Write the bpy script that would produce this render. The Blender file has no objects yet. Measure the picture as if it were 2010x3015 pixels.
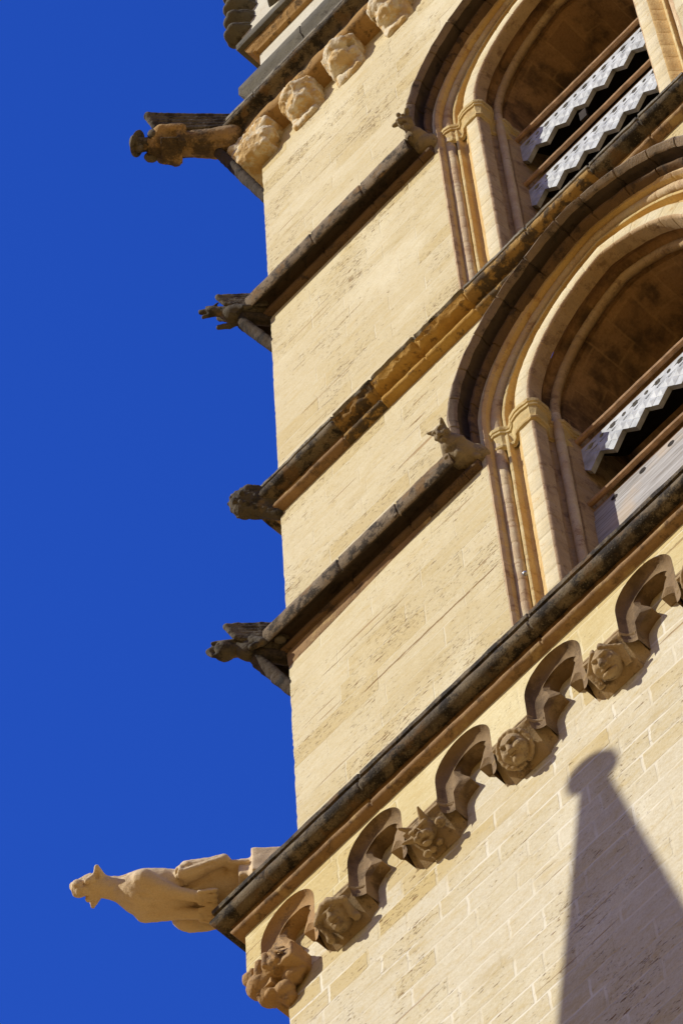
import bpy, bmesh, math, random
import numpy as np
from mathutils import Vector, Matrix, noise
from mathutils.geometry import tessellate_polygon
random.seed(7)
SC = bpy.context.scene
COL = SC.collection

# ------------------------------------------------------------------ camera
cam_d = bpy.data.cameras.new('camera')
cam = bpy.data.objects.new('camera', cam_d); COL.objects.link(cam)
cam_d.sensor_fit = 'HORIZONTAL'; cam_d.sensor_width = 36.0
cam_d.lens = 36.0 * 13142.0 / 2010.0
cam_d.clip_start = 0.5; cam_d.clip_end = 5000
RX = Vector((0.68493615, 0.72774406, -0.03537015))
RY = Vector((-0.66808529, 0.60793412, -0.42904329))
RZ = Vector((-0.29073099, 0.31749754, 0.90259116))
m3 = Matrix((RX, -RY, -RZ)).transposed()
cam.matrix_world = Matrix.Translation((11.18780271, -11.46764356, 1.7)) @ m3.to_4x4()
SC.camera = cam

# ------------------------------------------------------------------ light
AZ, EL = math.radians(30), math.radians(35)      # sun: left of the wall's normal, above
to_sun = Vector((-math.sin(AZ) * math.cos(EL), -math.cos(AZ) * math.cos(EL), math.sin(EL)))
sl = bpy.data.lights.new('sun', 'SUN'); so = bpy.data.objects.new('sun', sl); COL.objects.link(so)
sl.energy = 4.35; sl.angle = math.radians(0.53); sl.color = (1.0, 0.955, 0.84)
so.rotation_euler = to_sun.to_track_quat('Z', 'Y').to_euler()
so.location = (-20, -40, 60)
W = bpy.data.worlds.new('World'); SC.world = W; W.use_nodes = True
wn, wl = W.node_tree.nodes, W.node_tree.links
bg = wn['Background']
sky = wn.new('ShaderNodeTexSky'); sky.sky_type = 'NISHITA'; sky.sun_disc = False
sky.sun_elevation = EL; sky.sun_rotation = math.atan2(to_sun.x, to_sun.y)
sky.altitude = 200; sky.air_density = 1.0; sky.dust_density = 0.2; sky.ozone_density = 3.0
tint = wn.new('ShaderNodeMix'); tint.data_type = 'RGBA'; tint.blend_type = 'MULTIPLY'; tint.inputs['Factor'].default_value = 1.0   # polarised, deep blue sky
wl.new(sky.outputs[0], tint.inputs[6]); 
tc = wn.new('ShaderNodeTexCoord'); sx_ = wn.new('ShaderNodeSeparateXYZ'); wl.new(tc.outputs['Generated'], sx_.inputs[0])
gr = wn.new('ShaderNodeMapRange'); gr.interpolation_type = 'SMOOTHSTEP'; wl.new(sx_.outputs[2], gr.inputs['Value'])
gr.inputs['From Min'].default_value = 0.12; gr.inputs['From Max'].default_value = 0.93
tg = wn.new('ShaderNodeMix'); tg.data_type = 'RGBA'; wl.new(gr.outputs[0], tg.inputs['Factor'])
tg.inputs[6].default_value = (0.27, 0.225, 0.20, 1); tg.inputs[7].default_value = (0.135, 0.372, 1.19, 1)
gn = wn.new('ShaderNodeMapRange'); wl.new(sx_.outputs[2], gn.inputs['Value'])      # the sky pales a little away from the zenith
for k_, v_ in (('From Min', .76), ('From Max', .985), ('To Min', 1.24), ('To Max', 1.03)): gn.inputs[k_].default_value = v_
gm = wn.new('ShaderNodeVectorMath'); gm.operation = 'SCALE'; wl.new(tg.outputs[2], gm.inputs[0]); wl.new(gn.outputs[0], gm.inputs['Scale'])
wl.new(gm.outputs[0], tint.inputs[7])
wl.new(tint.outputs[2], bg.inputs['Color'])
bg.inputs['Strength'].default_value = 0.15
SC.view_settings.view_transform = 'Standard'; SC.view_settings.look = 'None'
SC.view_settings.exposure = 0.2; SC.view_settings.gamma = 1.0

# ------------------------------------------------------------------ materials
class NB:
    def __init__(s, name):
        s.m = bpy.data.materials.new(name); s.m.use_nodes = True
        s.n, s.l = s.m.node_tree.nodes, s.m.node_tree.links
        s.b = s.n['Principled BSDF']; s.b.inputs['Roughness'].default_value = 0.9
        s.b.inputs['Specular IOR Level'].default_value = 0.15
        s.co = s.n.new('ShaderNodeTexCoord').outputs['Object']
    def link(s, a, b): s.l.new(a, b)
    def setin(s, sock, v):
        if hasattr(v, 'is_output') or isinstance(v, bpy.types.NodeSocket): s.l.new(v, sock)
        else: sock.default_value = v
    def scale(s, v, sx, sy, sz, off=(0, 0, 0)):
        n = s.n.new('ShaderNodeMapping'); n.inputs['Scale'].default_value = (sx, sy, sz)
        n.inputs['Location'].default_value = off; s.l.new(v, n.inputs['Vector']); return n.outputs[0]
    def noise(s, v, sc, det=4, rough=0.55, off=None):
        n = s.n.new('ShaderNodeTexNoise'); n.inputs['Scale'].default_value = sc
        n.inputs['Detail'].default_value = det; n.inputs['Roughness'].default_value = rough
        if off: v = s.scale(v, 1, 1, 1, off)
        s.l.new(v, n.inputs['Vector']); return n.outputs[0]
    def ramp(s, v, a, b, lo=0.0, hi=1.0):
        n = s.n.new('ShaderNodeMapRange'); n.interpolation_type = 'SMOOTHSTEP'
        n.inputs['From Min'].default_value = a; n.inputs['From Max'].default_value = b
        n.inputs['To Min'].default_value = lo; n.inputs['To Max'].default_value = hi
        s.setin(n.inputs['Value'], v); return n.outputs[0]
    def math(s, op, a, b=0.0):
        n = s.n.new('ShaderNodeMath'); n.operation = op
        s.setin(n.inputs[0], a); s.setin(n.inputs[1], b); return n.outputs[0]
    def mix(s, f, a, b, mode='MIX'):
        n = s.n.new('ShaderNodeMix'); n.data_type = 'RGBA'; n.blend_type = mode
        s.setin(n.inputs['Factor'], f)
        for k, v in (('A', a), ('B', b)):
            so_ = [i for i in n.inputs if i.name == k and i.type == 'RGBA'][0]
            s.setin(so_, v if not isinstance(v, tuple) else (v + (1,))[:4])
        return [o for o in n.outputs if o.type == 'RGBA'][0]
    def sep(s, v):
        n = s.n.new('ShaderNodeSeparateXYZ'); s.l.new(v, n.inputs[0]); return n.outputs
    def comb(s, x, y, z):
        n = s.n.new('ShaderNodeCombineXYZ')
        for i, v in enumerate((x, y, z)): s.setin(n.inputs[i], v)
        return n.outputs[0]
    def bump(s, h, strength, dist, prev=None):
        n = s.n.new('ShaderNodeBump'); n.inputs['Strength'].default_value = strength
        n.inputs['Distance'].default_value = dist; s.setin(n.inputs['Height'], h)
        if prev: s.l.new(prev, n.inputs['Normal'])
        return n.outputs[0]
    def out(s, col, nrm=None):
        s.setin(s.b.inputs['Base Color'], col if not isinstance(col, tuple) else (col + (1,))[:4])
        if nrm: s.l.new(nrm, s.b.inputs['Normal'])
        return s.m

def wall_mat(name, c1, c2, ochre, mortar, bw, bh, msize, mstr, pitd, seed, cracks=(), band=None):
    s = NB(name); o = s.co
    x, y, z = s.sep(o)
    hx = s.math('ADD', x, s.math('MULTIPLY', y, -1.0))     # runs round the corner too
    wob = s.noise(o, 1.7, 3); wob2 = s.noise(o, 9, 2)
    zz = s.math('ADD', z, s.math('MULTIPLY', s.math('SUBTRACT', wob, 0.5), 0.05))
    zz = s.math('ADD', zz, s.math('MULTIPLY', s.math('SUBTRACT', wob2, 0.5), 0.012))
    xx = s.math('ADD', hx, s.math('MULTIPLY', s.math('SUBTRACT', wob2, 0.5), 0.03))
    v = s.comb(xx, zz, 0.0)
    br = s.n.new('ShaderNodeTexBrick'); s.l.new(v, br.inputs['Vector'])
    br.offset = 0.43; br.squash = 0.68; br.squash_frequency = 3; br.offset_frequency = 2
    br.inputs['Scale'].default_value = 1; br.inputs['Brick Width'].default_value = bw
    br.inputs['Row Height'].default_value = bh; br.inputs['Mortar Size'].default_value = msize
    br.inputs['Mortar Smooth'].default_value = 0.5; br.inputs['Bias'].default_value = 0.0
    br.inputs['Color1'].default_value = (0, 0, 0, 1); br.inputs['Color2'].default_value = (1, 1, 1, 1)
    br.inputs['Mortar'].default_value = (0.5, 0.5, 0.5, 1)
    rnd = s.sep(br.outputs['Color'])[0]; mfac = br.outputs['Fac']
    st = s.comb(s.math('MULTIPLY', hx, 1.6), s.math('MULTIPLY', z, 5.0), s.math('MULTIPLY', y, 1.0))
    streak = s.noise(st, 1.6, 5, 0.6, (seed, 0, 0))
    patch = s.noise(o, 0.9, 4, 0.6, (0, seed, 0))
    fine = s.noise(o, 60, 3, 0.7)
    c = s.mix(s.ramp(rnd, 0.0, 1.0, 0.0, 0.75), c1, c2)
    c = s.mix(s.ramp(streak, 0.5, 0.8, 0, 0.55), c, ochre)
    c = s.mix(s.ramp(rnd, 0.75, 1.0, 0, 0.32), c, ochre)
    c = s.mix(s.ramp(patch, 0.48, 0.72, 0, 0.7), c, tuple(min(.78, q * 1.1) for q in mortar))
    big = s.noise(st, 0.55, 5, 0.65, (7, seed, 5)); c = s.mix(s.ramp(big, 0.55, 0.75, 0, 0.5), c, tuple(q * .8 for q in ochre))
    c = s.mix(s.ramp(fine, 0.3, 0.8, 0.0, 0.34), c, tuple(q * 0.6 for q in ochre))
    mott = s.noise(s.scale(o, 1, 1, 1.8), 11, 5, .7, (seed, 6, 1)); c = s.mix(s.ramp(mott, .46, .72, 0, .42), c, tuple(q * .9 for q in ochre)); c = s.mix(s.ramp(mott, .46, .28, 0, .35), c, tuple(min(.8, q * 1.12) for q in mortar))
    if band:                                            # mineral staining in the courses under the arcade
        bn = s.math('ADD', z, s.math('MULTIPLY', s.math('SUBTRACT', s.noise(o, 1.3, 4, .65, (2, 2, 6)), .5), 1.3))
        c = s.mix(s.math('MULTIPLY', s.ramp(bn, band[0], band[1], 0, .6), s.ramp(rnd, .15, .75)), c, tuple(q * .92 for q in ochre))
    mm = s.math('MULTIPLY', s.ramp(s.noise(o, 2.3, 3, 0.6, (3, seed, 1)), 0.36, 0.66), mstr)
    c = s.mix(s.math('MULTIPLY', mfac, mm), c, mortar)
    # open pits along the bedding
    pv = s.comb(s.math('MULTIPLY', hx, 9.0), s.math('MULTIPLY', z, 42.0), s.math('MULTIPLY', y, 9.0))
    p1 = s.noise(pv, 1.0, 4, 0.6, (seed, seed, 0))
    dens = s.math('ADD', s.math('MULTIPLY', s.noise(o, 1.5, 4, 0.65, (seed, 9, 2)), 0.42), s.math('MULTIPLY', rnd, 0.07))
    pit = s.ramp(s.math('ADD', p1, dens), 0.955 - pitd, 1.0 - pitd)
    pv2 = s.comb(s.math('MULTIPLY', hx, 26.0), s.math('MULTIPLY', z, 70.0), s.math('MULTIPLY', y, 26.0))
    pit2 = s.ramp(s.math('ADD', s.noise(pv2, 1.0, 2, 0.5, (1, seed, 4)), dens), 0.965 - pitd, 1.02 - pitd)
    pp = s.math('MAXIMUM', pit, s.math('MULTIPLY', pit2, 0.7))
    c = s.mix(s.math('MULTIPLY', pp, 0.9), c, (0.20, 0.10, 0.03))
    # long cracks between beds
    cv = s.comb(s.math('MULTIPLY', hx, 0.8), s.math('MULTIPLY', z, 16.0), 0.0)
    cr = s.ramp(s.noise(cv, 1.0, 3, 0.5, (seed, 2, 7)), 0.68, 0.71)
    c = s.mix(s.math('MULTIPLY', cr, 0.65), c, (0.30, 0.16, 0.05))
    for zc_, xa, xb, hw_ in cracks:
        dz_ = s.math('ABSOLUTE', s.math('ADD', s.math('SUBTRACT', z, zc_), s.math('MULTIPLY', s.math('SUBTRACT', s.noise(o, 6, 4, .7), .5), .05)))
        lim_ = s.math('MULTIPLY', s.ramp(dz_, hw_, hw_ * .4), s.math('MULTIPLY', s.ramp(hx, xa, xa + .12), s.ramp(hx, xb, xb - .12)))
        lim_ = s.math('MULTIPLY', lim_, s.ramp(s.noise(o, 5, 3, .6, (4, 4, 1)), .36, .5))
        c = s.mix(s.math('MULTIPLY', lim_, .85), c, (0.22, 0.115, 0.03)); cr = s.math('MAXIMUM', cr, lim_)
    h = s.math('SUBTRACT', s.math('ADD', s.math('MULTIPLY', fine, 0.35), s.math('MULTIPLY', rnd, 0.25)), s.math('MULTIPLY', pp, 1.2))
    h = s.math('SUBTRACT', h, s.math('MULTIPLY', cr, 0.8))
    h = s.math('SUBTRACT', h, s.math('MULTIPLY', mfac, 0.25))
    h = s.math('ADD', h, s.math('MULTIPLY', streak, 0.8))
    return s.out(c, s.bump(h, 0.75, 0.012))

def stone_mat(name, base, alt, dark, dk=(0.5, 0.7), grain=40.0, bmp=0.6, dark2=None, bed=False, spots=0.0, bsc=7.5, tone=0.0):
    s = NB(name); o = s.co
    a = s.noise(o, 3.0, 5, 0.6); b = s.noise(o, bsc, 5, 0.65, (5, 2, 9)); f = s.noise(o, grain, 3, 0.7)
    c = s.mix(s.ramp(a, 0.35, 0.65), base, alt)
    if bed:
        st = s.scale(o, 2, 2, 22); c = s.mix(s.ramp(s.noise(st, 1, 4, .6), .45, .7, 0, .55), c, tuple(q * .72 for q in base))
    c = s.mix(s.ramp(s.math('ADD', b, s.math('MULTIPLY', s.math('SUBTRACT', f, .5), .25)), dk[0], dk[1]), c, dark)
    if dark2: c = s.mix(s.ramp(s.noise(o, 5.0, 4, .6, (1, 8, 3)), 0.54, 0.68), c, dark2)
    if spots:
        vn = s.n.new('ShaderNodeTexVoronoi'); vn.inputs['Scale'].default_value = 55
        s.l.new(o, vn.inputs['Vector'])
        c = s.mix(s.math('MULTIPLY', s.ramp(vn.outputs['Distance'], 0.28, 0.16), spots), c, (0.34, 0.31, 0.22))
    if tone: c = s.mix(s.math('MULTIPLY', s.n.new('ShaderNodeObjectInfo').outputs['Random'], tone), c, tuple(q * .5 for q in alt))
    c = s.mix(s.ramp(f, 0.35, 0.75, 0, 0.35), c, tuple(q * 0.55 for q in base))
    h = s.math('ADD', s.math('MULTIPLY', b, 1.0), s.math('MULTIPLY', f, 0.6))
    return s.out(c, s.bump(h, bmp, 0.012))

M = {}
CR = [(31.06, .7, 2.25, .016), (31.9, 0.3, 1.3, .007), (37.9, .2, 1.2, .006), (42.3, .2, 1.6, .006), (41.75, .6, 1.9, .006), (34.62, 1.46, 1.72, .02)]
M['wall'] = wall_mat('limestone_belfry', (0.65, 0.565, 0.365), (0.565, 0.465, 0.255), (0.55, 0.41, 0.165), (0.68, 0.615, 0.43), 0.92, 0.30, 0.008, 0.8, 0.05, 3.1, CR)
M['low'] = wall_mat('limestone_lower', (0.645, 0.585, 0.435), (0.60, 0.525, 0.345), (0.55, 0.41, 0.16), (0.72, 0.67, 0.53), 0.56, 0.232, 0.015, 1.0, 0.035, 8.4, (), (26.9, 27.6))
M['frieze'] = wall_mat('limestone_frieze', (0.65, 0.545, 0.29), (0.62, 0.505, 0.25), (0.56, 0.41, 0.15), (0.72, 0.635, 0.40), 0.87, 0.36, 0.012, 0.8, 0.0, 5.2)
M['pale'] = stone_mat('pale_repaired_stone', (0.62, 0.585, 0.47), (0.57, 0.525, 0.41), (0.52, 0.45, 0.33), (0.55, 0.75))
M['jamb'] = stone_mat('limestone_jamb', (0.665, 0.53, 0.265), (0.60, 0.43, 0.175), (0.46, 0.27, 0.10), (0.54, 0.74), 60, .7, bed=True)
M['soot'] = stone_mat('sooty_vault_stone', (0.40, 0.25, 0.115), (0.29, 0.175, 0.08), (0.10, 0.066, 0.038), (0.46, 0.66), 45)
M['crust'] = stone_mat('black_crusted_stone', (0.10, 0.078, 0.052), (0.20, 0.155, 0.095), (0.028, 0.023, 0.018), (0.42, 0.6), 70, .9, dark2=(0.17, 0.105, 0.05), spots=.28)
M['crust2'] = stone_mat('grey_lichen_stone', (0.17, 0.15, 0.115), (0.28, 0.245, 0.18), (0.05, 0.042, 0.032), (0.48, 0.66), 70, .9, spots=.6)
M['ochremix'] = stone_mat('half_eroded_ochre_stone', (0.44, 0.27, 0.08), (0.30, 0.18, 0.06), (0.075, 0.055, 0.036), (0.44, 0.56), 34, 1.0)
M['ochre'] = stone_mat('eroded_ochre_stone', (0.52, 0.32, 0.085), (0.44, 0.25, 0.06), (0.16, 0.095, 0.04), (0.56, 0.7), 34, 1.0)
M['roll'] = stone_mat('weathered_roll_stone', (0.36, 0.225, 0.11), (0.27, 0.165, 0.08), (0.12, 0.075, 0.04), (0.5, 0.68), 70, .7, dark2=(0.45, 0.31, 0.14))
M['arch'] = stone_mat('brown_arch_stone', (0.36, 0.25, 0.135), (0.25, 0.165, 0.085), (0.13, 0.086, 0.048), (0.46, 0.66), 80, .7, bsc=5.0, tone=.4)
M['archnew'] = stone_mat('orange_arch_stone', (0.46, 0.295, 0.135), (0.40, 0.245, 0.11), (0.23, 0.155, 0.095), (0.52, 0.66), 70, .6)
M['fasc2'] = stone_mat('grey_brown_hood_stone', (0.30, 0.22, 0.14), (0.215, 0.16, 0.105), (0.06, 0.048, 0.036), (0.5, 0.68), 70, .9, spots=.3)
M['rolldark'] = stone_mat('dark_roll_stone', (0.165, 0.10, 0.05), (0.12, 0.075, 0.04), (0.05, 0.035, 0.025), (0.5, 0.68), 70, .7)
M['hollow'] = stone_mat('shaded_hollow_stone', (0.085, 0.06, 0.04), (0.06, 0.043, 0.03), (0.03, 0.024, 0.018), (0.5, 0.7), 50, .5)  # near-black tone carries the shade inside the hood hollows
M['fasc3'] = stone_mat('dark_speckled_string_stone', (0.19, 0.142, 0.092), (0.27, 0.21, 0.14), (0.045, 0.036, 0.027), (0.44, 0.6), 75, 1.0, dark2=(0.24, 0.15, 0.07), spots=.3, bsc=10)
M['shade_orange'] = stone_mat('shade_orange_stone', (0.65, 0.47, 0.205), (0.60, 0.40, 0.155), (0.42, 0.23, 0.08), (0.54, 0.74), 60, .7)  # orange stone deepened to carry the shade of nooks and hollows
M['arris'] = stone_mat('pinkish_arris_stone', (0.60, 0.44, 0.26), (0.52, 0.36, 0.20), (0.30, 0.18, 0.10), (0.52, 0.7), 80, .9)
M['pilaster'] = stone_mat('pale_pilaster_stone', (0.70, 0.61, 0.405), (0.66, 0.545, 0.315), (0.55, 0.385, 0.17), (0.58, 0.74), 60, .8, bed=True)  # kept paler to carry the sunlit look of the front face
M['reveal'] = stone_mat('brown_reveal_stone', (0.54, 0.395, 0.22), (0.47, 0.325, 0.17), (0.26, 0.165, 0.085), (0.5, 0.7), 60, .7, bed=True)  # browner to carry the shade of faces turned from the sun
M['shaft'] = stone_mat('cream_and_rose_shaft_stone', (0.66, 0.535, 0.335), (0.56, 0.40, 0.235), (0.36, 0.215, 0.115), (0.54, 0.7), 70, .9, bsc=6)
M['bracket'] = stone_mat('shaded_bracket_stone', (0.055, 0.042, 0.03), (0.075, 0.056, 0.038), (0.028, 0.024, 0.02), (0.46, 0.62), 60, .8)  # stone darkened to carry the shade under the gargoyle bodies
M['head'] = stone_mat('brown_carved_stone', (0.47, 0.345, 0.19), (0.36, 0.255, 0.135), (0.14, 0.095, 0.055), (0.52, 0.68), 70, .6, tone=.35)
M['garg'] = stone_mat('dark_gargoyle_stone', (0.135, 0.115, 0.085), (0.09, 0.076, 0.057), (0.035, 0.03, 0.024), (0.48, 0.64), 60, .8, dark2=(0.19, 0.135, 0.075))
M['angel'] = stone_mat('half_blackened_stone', (0.44, 0.28, 0.115), (0.30, 0.21, 0.115), (0.055, 0.043, 0.033), (0.40, 0.58), 50, .8, bsc=3.2)
M['wing'] = stone_mat('dark_wing_stone', (0.115, 0.095, 0.07), (0.17, 0.15, 0.115), (0.05, 0.042, 0.033), (0.46, 0.6), 60, .8)
M['lion'] = stone_mat('new_pale_limestone', (0.71, 0.56, 0.365), (0.65, 0.495, 0.305), (0.55, 0.40, 0.24), (0.55, 0.75), 95, .55)
M['cat'] = stone_mat('grey_brown_beast_stone', (0.315, 0.245, 0.145), (0.25, 0.195, 0.12), (0.14, 0.11, 0.075), (0.52, 0.68), 70, .6)
M['lump'] = stone_mat('eroded_sun_patched_stone', (0.65, 0.475, 0.24), (0.60, 0.41, 0.18), (0.72, 0.64, 0.48), (0.44, 0.56), 30, 1.0)  # pale patches painted in for sunlit rims, orange for shaded fronts
M['fasc'] = stone_mat('brown_fascia_stone', (0.46, 0.28, 0.105), (0.36, 0.215, 0.08), (0.12, 0.075, 0.035), (0.52, 0.68), 30, .9)
M['parap'] = stone_mat('grey_moulding_stone', (0.15, 0.135, 0.10), (0.11, 0.10, 0.078), (0.055, 0.045, 0.032), (0.52, 0.7), 60, .7)

def vault_mat():
    s = NB('sooty_vault_blocks'); o = s.co
    uv = s.n.new('ShaderNodeUVMap').outputs[0]; w_ = s.noise(o, 4, 3)
    ux, uy, _ = s.sep(uv); v = s.comb(s.math('ADD', ux, s.math('MULTIPLY', w_, .03)), s.math('ADD', uy, s.math('MULTIPLY', w_, .04)), 0.0)
    br = s.n.new('ShaderNodeTexBrick'); s.l.new(v, br.inputs['Vector']); br.inputs['Scale'].default_value = 1; br.inputs['Brick Width'].default_value = .52
    br.inputs['Row Height'].default_value = .27; br.inputs['Mortar Size'].default_value = .016; br.inputs['Mortar Smooth'].default_value = .8
    br.inputs['Color1'].default_value = (0, 0, 0, 1); br.inputs['Color2'].default_value = (1, 1, 1, 1)
    rnd = s.sep(br.outputs['Color'])[0]
    a = s.noise(o, 2.4, 5, .65); f = s.noise(o, 45, 3, .7)
    c = s.mix(rnd, (0.45, 0.275, 0.125), (0.32, 0.19, 0.088)); c = s.mix(s.ramp(a, .42, .66), c, (0.10, 0.064, 0.036))
    c = s.mix(s.math('MULTIPLY', br.outputs['Fac'], s.ramp(s.noise(o, 3, 3, .6, (2, 1, 1)), .4, .65, .05, .6)), c, (0.42, 0.27, 0.125)); c = s.mix(s.ramp(f, .35, .75, 0, .3), c, (.12, .07, .035))
    return s.out(c, s.bump(s.math('ADD', a, s.math('MULTIPLY', f, .5)), .7, .012))
M['vault'] = vault_mat()
def simple(name, col, rough=0.6, metal=0.0, var=0.15, sc=8):
    s = NB(name); s.b.inputs['Roughness'].default_value = rough; s.b.inputs['Metallic'].default_value = metal
    n = s.noise(s.co, sc, 4, .6)
    c = s.mix(s.ramp(n, .3, .7), col, tuple(q * (1 - var * 2) for q in col))
    return s.out(c, s.bump(n, .2, .004))
M['zinc'] = simple('painted_zinc', (0.60, 0.625, 0.64), 0.55, 0, .2, 7)
M['batten'] = simple('rusty_batten', (0.50, 0.315, 0.175), 0.8, 0, .2, 14)
M['dark'] = simple('dark_timber', (0.05, 0.04, 0.032), 0.9, 0, .2)
M['steel'] = simple('galvanised_bolt', (0.55, 0.55, 0.56), 0.35, 0.8)
def plank_mat():
    s = NB('grey_weathered_planks'); v = s.scale(s.co, 2.0, 2.0, 38)
    n = s.noise(v, 1.3, 5, .65); c = s.mix(s.ramp(n, .35, .68), (0.47, 0.455, 0.44), (0.25, 0.23, 0.205))
    c = s.mix(s.ramp(s.noise(s.co, 3, 3), .5, .7, 0, .5), c, (0.52, 0.40, 0.27))
    return s.out(c, s.bump(n, .5, .006))
M['plank'] = plank_mat()
def ground_mat():
    s = NB('sandy_paving'); n = s.noise(s.co, .35, 5); f = s.noise(s.co, 5, 4)
    c = s.mix(s.ramp(n, .3, .7), (0.43, 0.255, 0.06), (0.37, 0.215, 0.05)); c = s.mix(s.ramp(f, .4, .7, 0, .3), c, (.36, .24, .12))
    br = s.n.new('ShaderNodeTexBrick'); s.l.new(s.co, br.inputs['Vector']); br.inputs['Scale'].default_value = 1.6
    br.inputs['Mortar Size'].default_value = .012
    c = s.mix(s.math('MULTIPLY', br.outputs['Fac'], .5), c, (.2, .14, .08))
    return s.out(c, s.bump(f, .3, .01))
M['ground'] = ground_mat()

# ------------------------------------------------------------------ mesh helpers
def tag(o, label=None, cat=None, group=None, kind=None):
    if label: o['label'] = label
    if cat: o['category'] = cat
    if group: o['group'] = group
    if kind: o['kind'] = kind
    return o
def empty(name, loc=(0, 0, 0)):
    o = bpy.data.objects.new(name, None); COL.objects.link(o); o.location = loc; o.empty_display_size = .2
    return o
def link(name, verts, faces, mat, parent=None, smooth=True, ang=35, jit=None, mats=None, midx=None, label=None):
    me = bpy.data.meshes.new(name)
    if jit:
        amp, sc = jit; vs = []
        for v in verts:
            p = Vector(v); vs.append(p + noise.noise_vector(p * sc) * amp + noise.noise_vector(p * sc * 3.1) * amp * .45)
        verts = vs
    me.from_pydata([tuple(v) for v in verts], [], faces); me.validate(clean_customdata=False)
    bm = bmesh.new(); bm.from_mesh(me); bmesh.ops.recalc_face_normals(bm, faces=bm.faces); bm.to_mesh(me); bm.free()
    for q in (mats or [mat]): me.materials.append(q)
    if midx is not None and len(midx) == len(me.polygons): me.polygons.foreach_set('material_index', midx)
    if smooth:
        me.polygons.foreach_set('use_smooth', [True] * len(me.polygons))
        if ang: me.set_sharp_from_angle(angle=math.radians(ang))
    o = bpy.data.objects.new(name, me); COL.objects.link(o)
    if parent: o.parent = parent
    if label: o['label'] = label
    return o
class MB:
    def __init__(s): s.v = []; s.f = []; s.m = []
    def add(s, v, f, mi=0):
        n = len(s.v); s.v += [tuple(p) for p in v]; s.f += [tuple(i + n for i in q) for q in f]; s.m += [mi] * len(f)
    def loft(s, rings, closed=False, caps=False, mi=0):
        n = len(rings[0]); v = [p for r in rings for p in r]; f = []
        for i in range(len(rings) - 1):
            for j in range(n if closed else n - 1):
                k = (j + 1) % n; f.append((i * n + j, i * n + k, (i + 1) * n + k, (i + 1) * n + j))
        if caps: f.append(tuple(range(n))); f.append(tuple(range((len(rings) - 1) * n, len(rings) * n)))
        s.add(v, f, mi)
    def box(s, a, b, mi=0):
        x0, y0, z0 = a; x1, y1, z1 = b
        s.add([(x0, y0, z0), (x1, y0, z0), (x1, y1, z0), (x0, y1, z0), (x0, y0, z1), (x1, y0, z1), (x1, y1, z1), (x0, y1, z1)],
              [(0, 1, 2, 3), (4, 5, 6, 7), (0, 1, 5, 4), (1, 2, 6, 5), (2, 3, 7, 6), (3, 0, 4, 7)], mi)
    def poly(s, outer, holes, to3, mi=0):
        ls = [outer] + list(holes)
        t = tessellate_polygon([[Vector((p[0], p[1], 0)) for p in l] for l in ls])
        s.add([to3(p) for l in ls for p in l], t, mi)
    def build(s, name, mat, parent=None, **k):
        mats = k.pop('mats', None)
        return link(name, s.v, s.f, mat, parent, mats=mats, midx=s.m if mats else None, **k)
def circ(cx, cy, r, a0, a1, n):
    return [(cx + r * math.cos(math.radians(a0 + (a1 - a0) * i / n)), cy + r * math.sin(math.radians(a0 + (a1 - a0) * i / n))) for i in range(n + 1)]

# ------------------------------------------------------------------ sculpting: signed distance fields -> surface nets
def snets(F, org, h):
    ins = F < 0; nx, ny, nz = F.shape
    def cor(A, i, j, k): return A[i:nx - 1 + i, j:ny - 1 + j, k:nz - 1 + k]
    cs = [(i, j, k) for i in (0, 1) for j in (0, 1) for k in (0, 1)]
    tot = sum(cor(ins, *c).astype(np.int8) for c in cs)
    act = (tot > 0) & (tot < 8)
    acc = np.zeros(act.shape + (3,), np.float32); cnt = np.zeros(act.shape, np.float32)
    for a in cs:
        for ax in range(3):
            if a[ax] == 0:
                b = list(a); b[ax] = 1
                fa, fb = cor(F, *a), cor(F, *b); mk = (fa < 0) != (fb < 0)
                t = np.where(mk, fa / np.where(mk, fa - fb, 1), 0)
                for d in range(3): acc[..., d] += np.where(mk, a[d] + (t if d == ax else 0), 0)
                cnt += mk
    idx = -np.ones(act.shape, np.int64); ids = np.argwhere(act); idx[act] = np.arange(len(ids))
    V = (ids + acc[act] / cnt[act][:, None] + 0.0) * h + org
    faces = []
    for ax in range(3):
        o1, o2 = [(1, 2), (2, 0), (0, 1)][ax]
        sl0 = [slice(1, -1)] * 3; sl0[ax] = slice(0, -1); sl1 = list(sl0); sl1[ax] = slice(1, None)
        a, b = ins[tuple(sl0)], ins[tuple(sl1)]
        P = np.argwhere(a != b); P = P + np.array([0 if d == ax else 1 for d in range(3)])
        def q(d1, d2):
            r = P.copy(); r[:, o1] -= d1; r[:, o2] -= d2; return idx[r[:, 0], r[:, 1], r[:, 2]]
        faces.append(np.stack([q(0, 0), q(1, 0), q(1, 1), q(0, 1)], 1))
    Fc = np.concatenate(faces); Fc = Fc[(Fc >= 0).all(1)]
    return V, Fc
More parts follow.
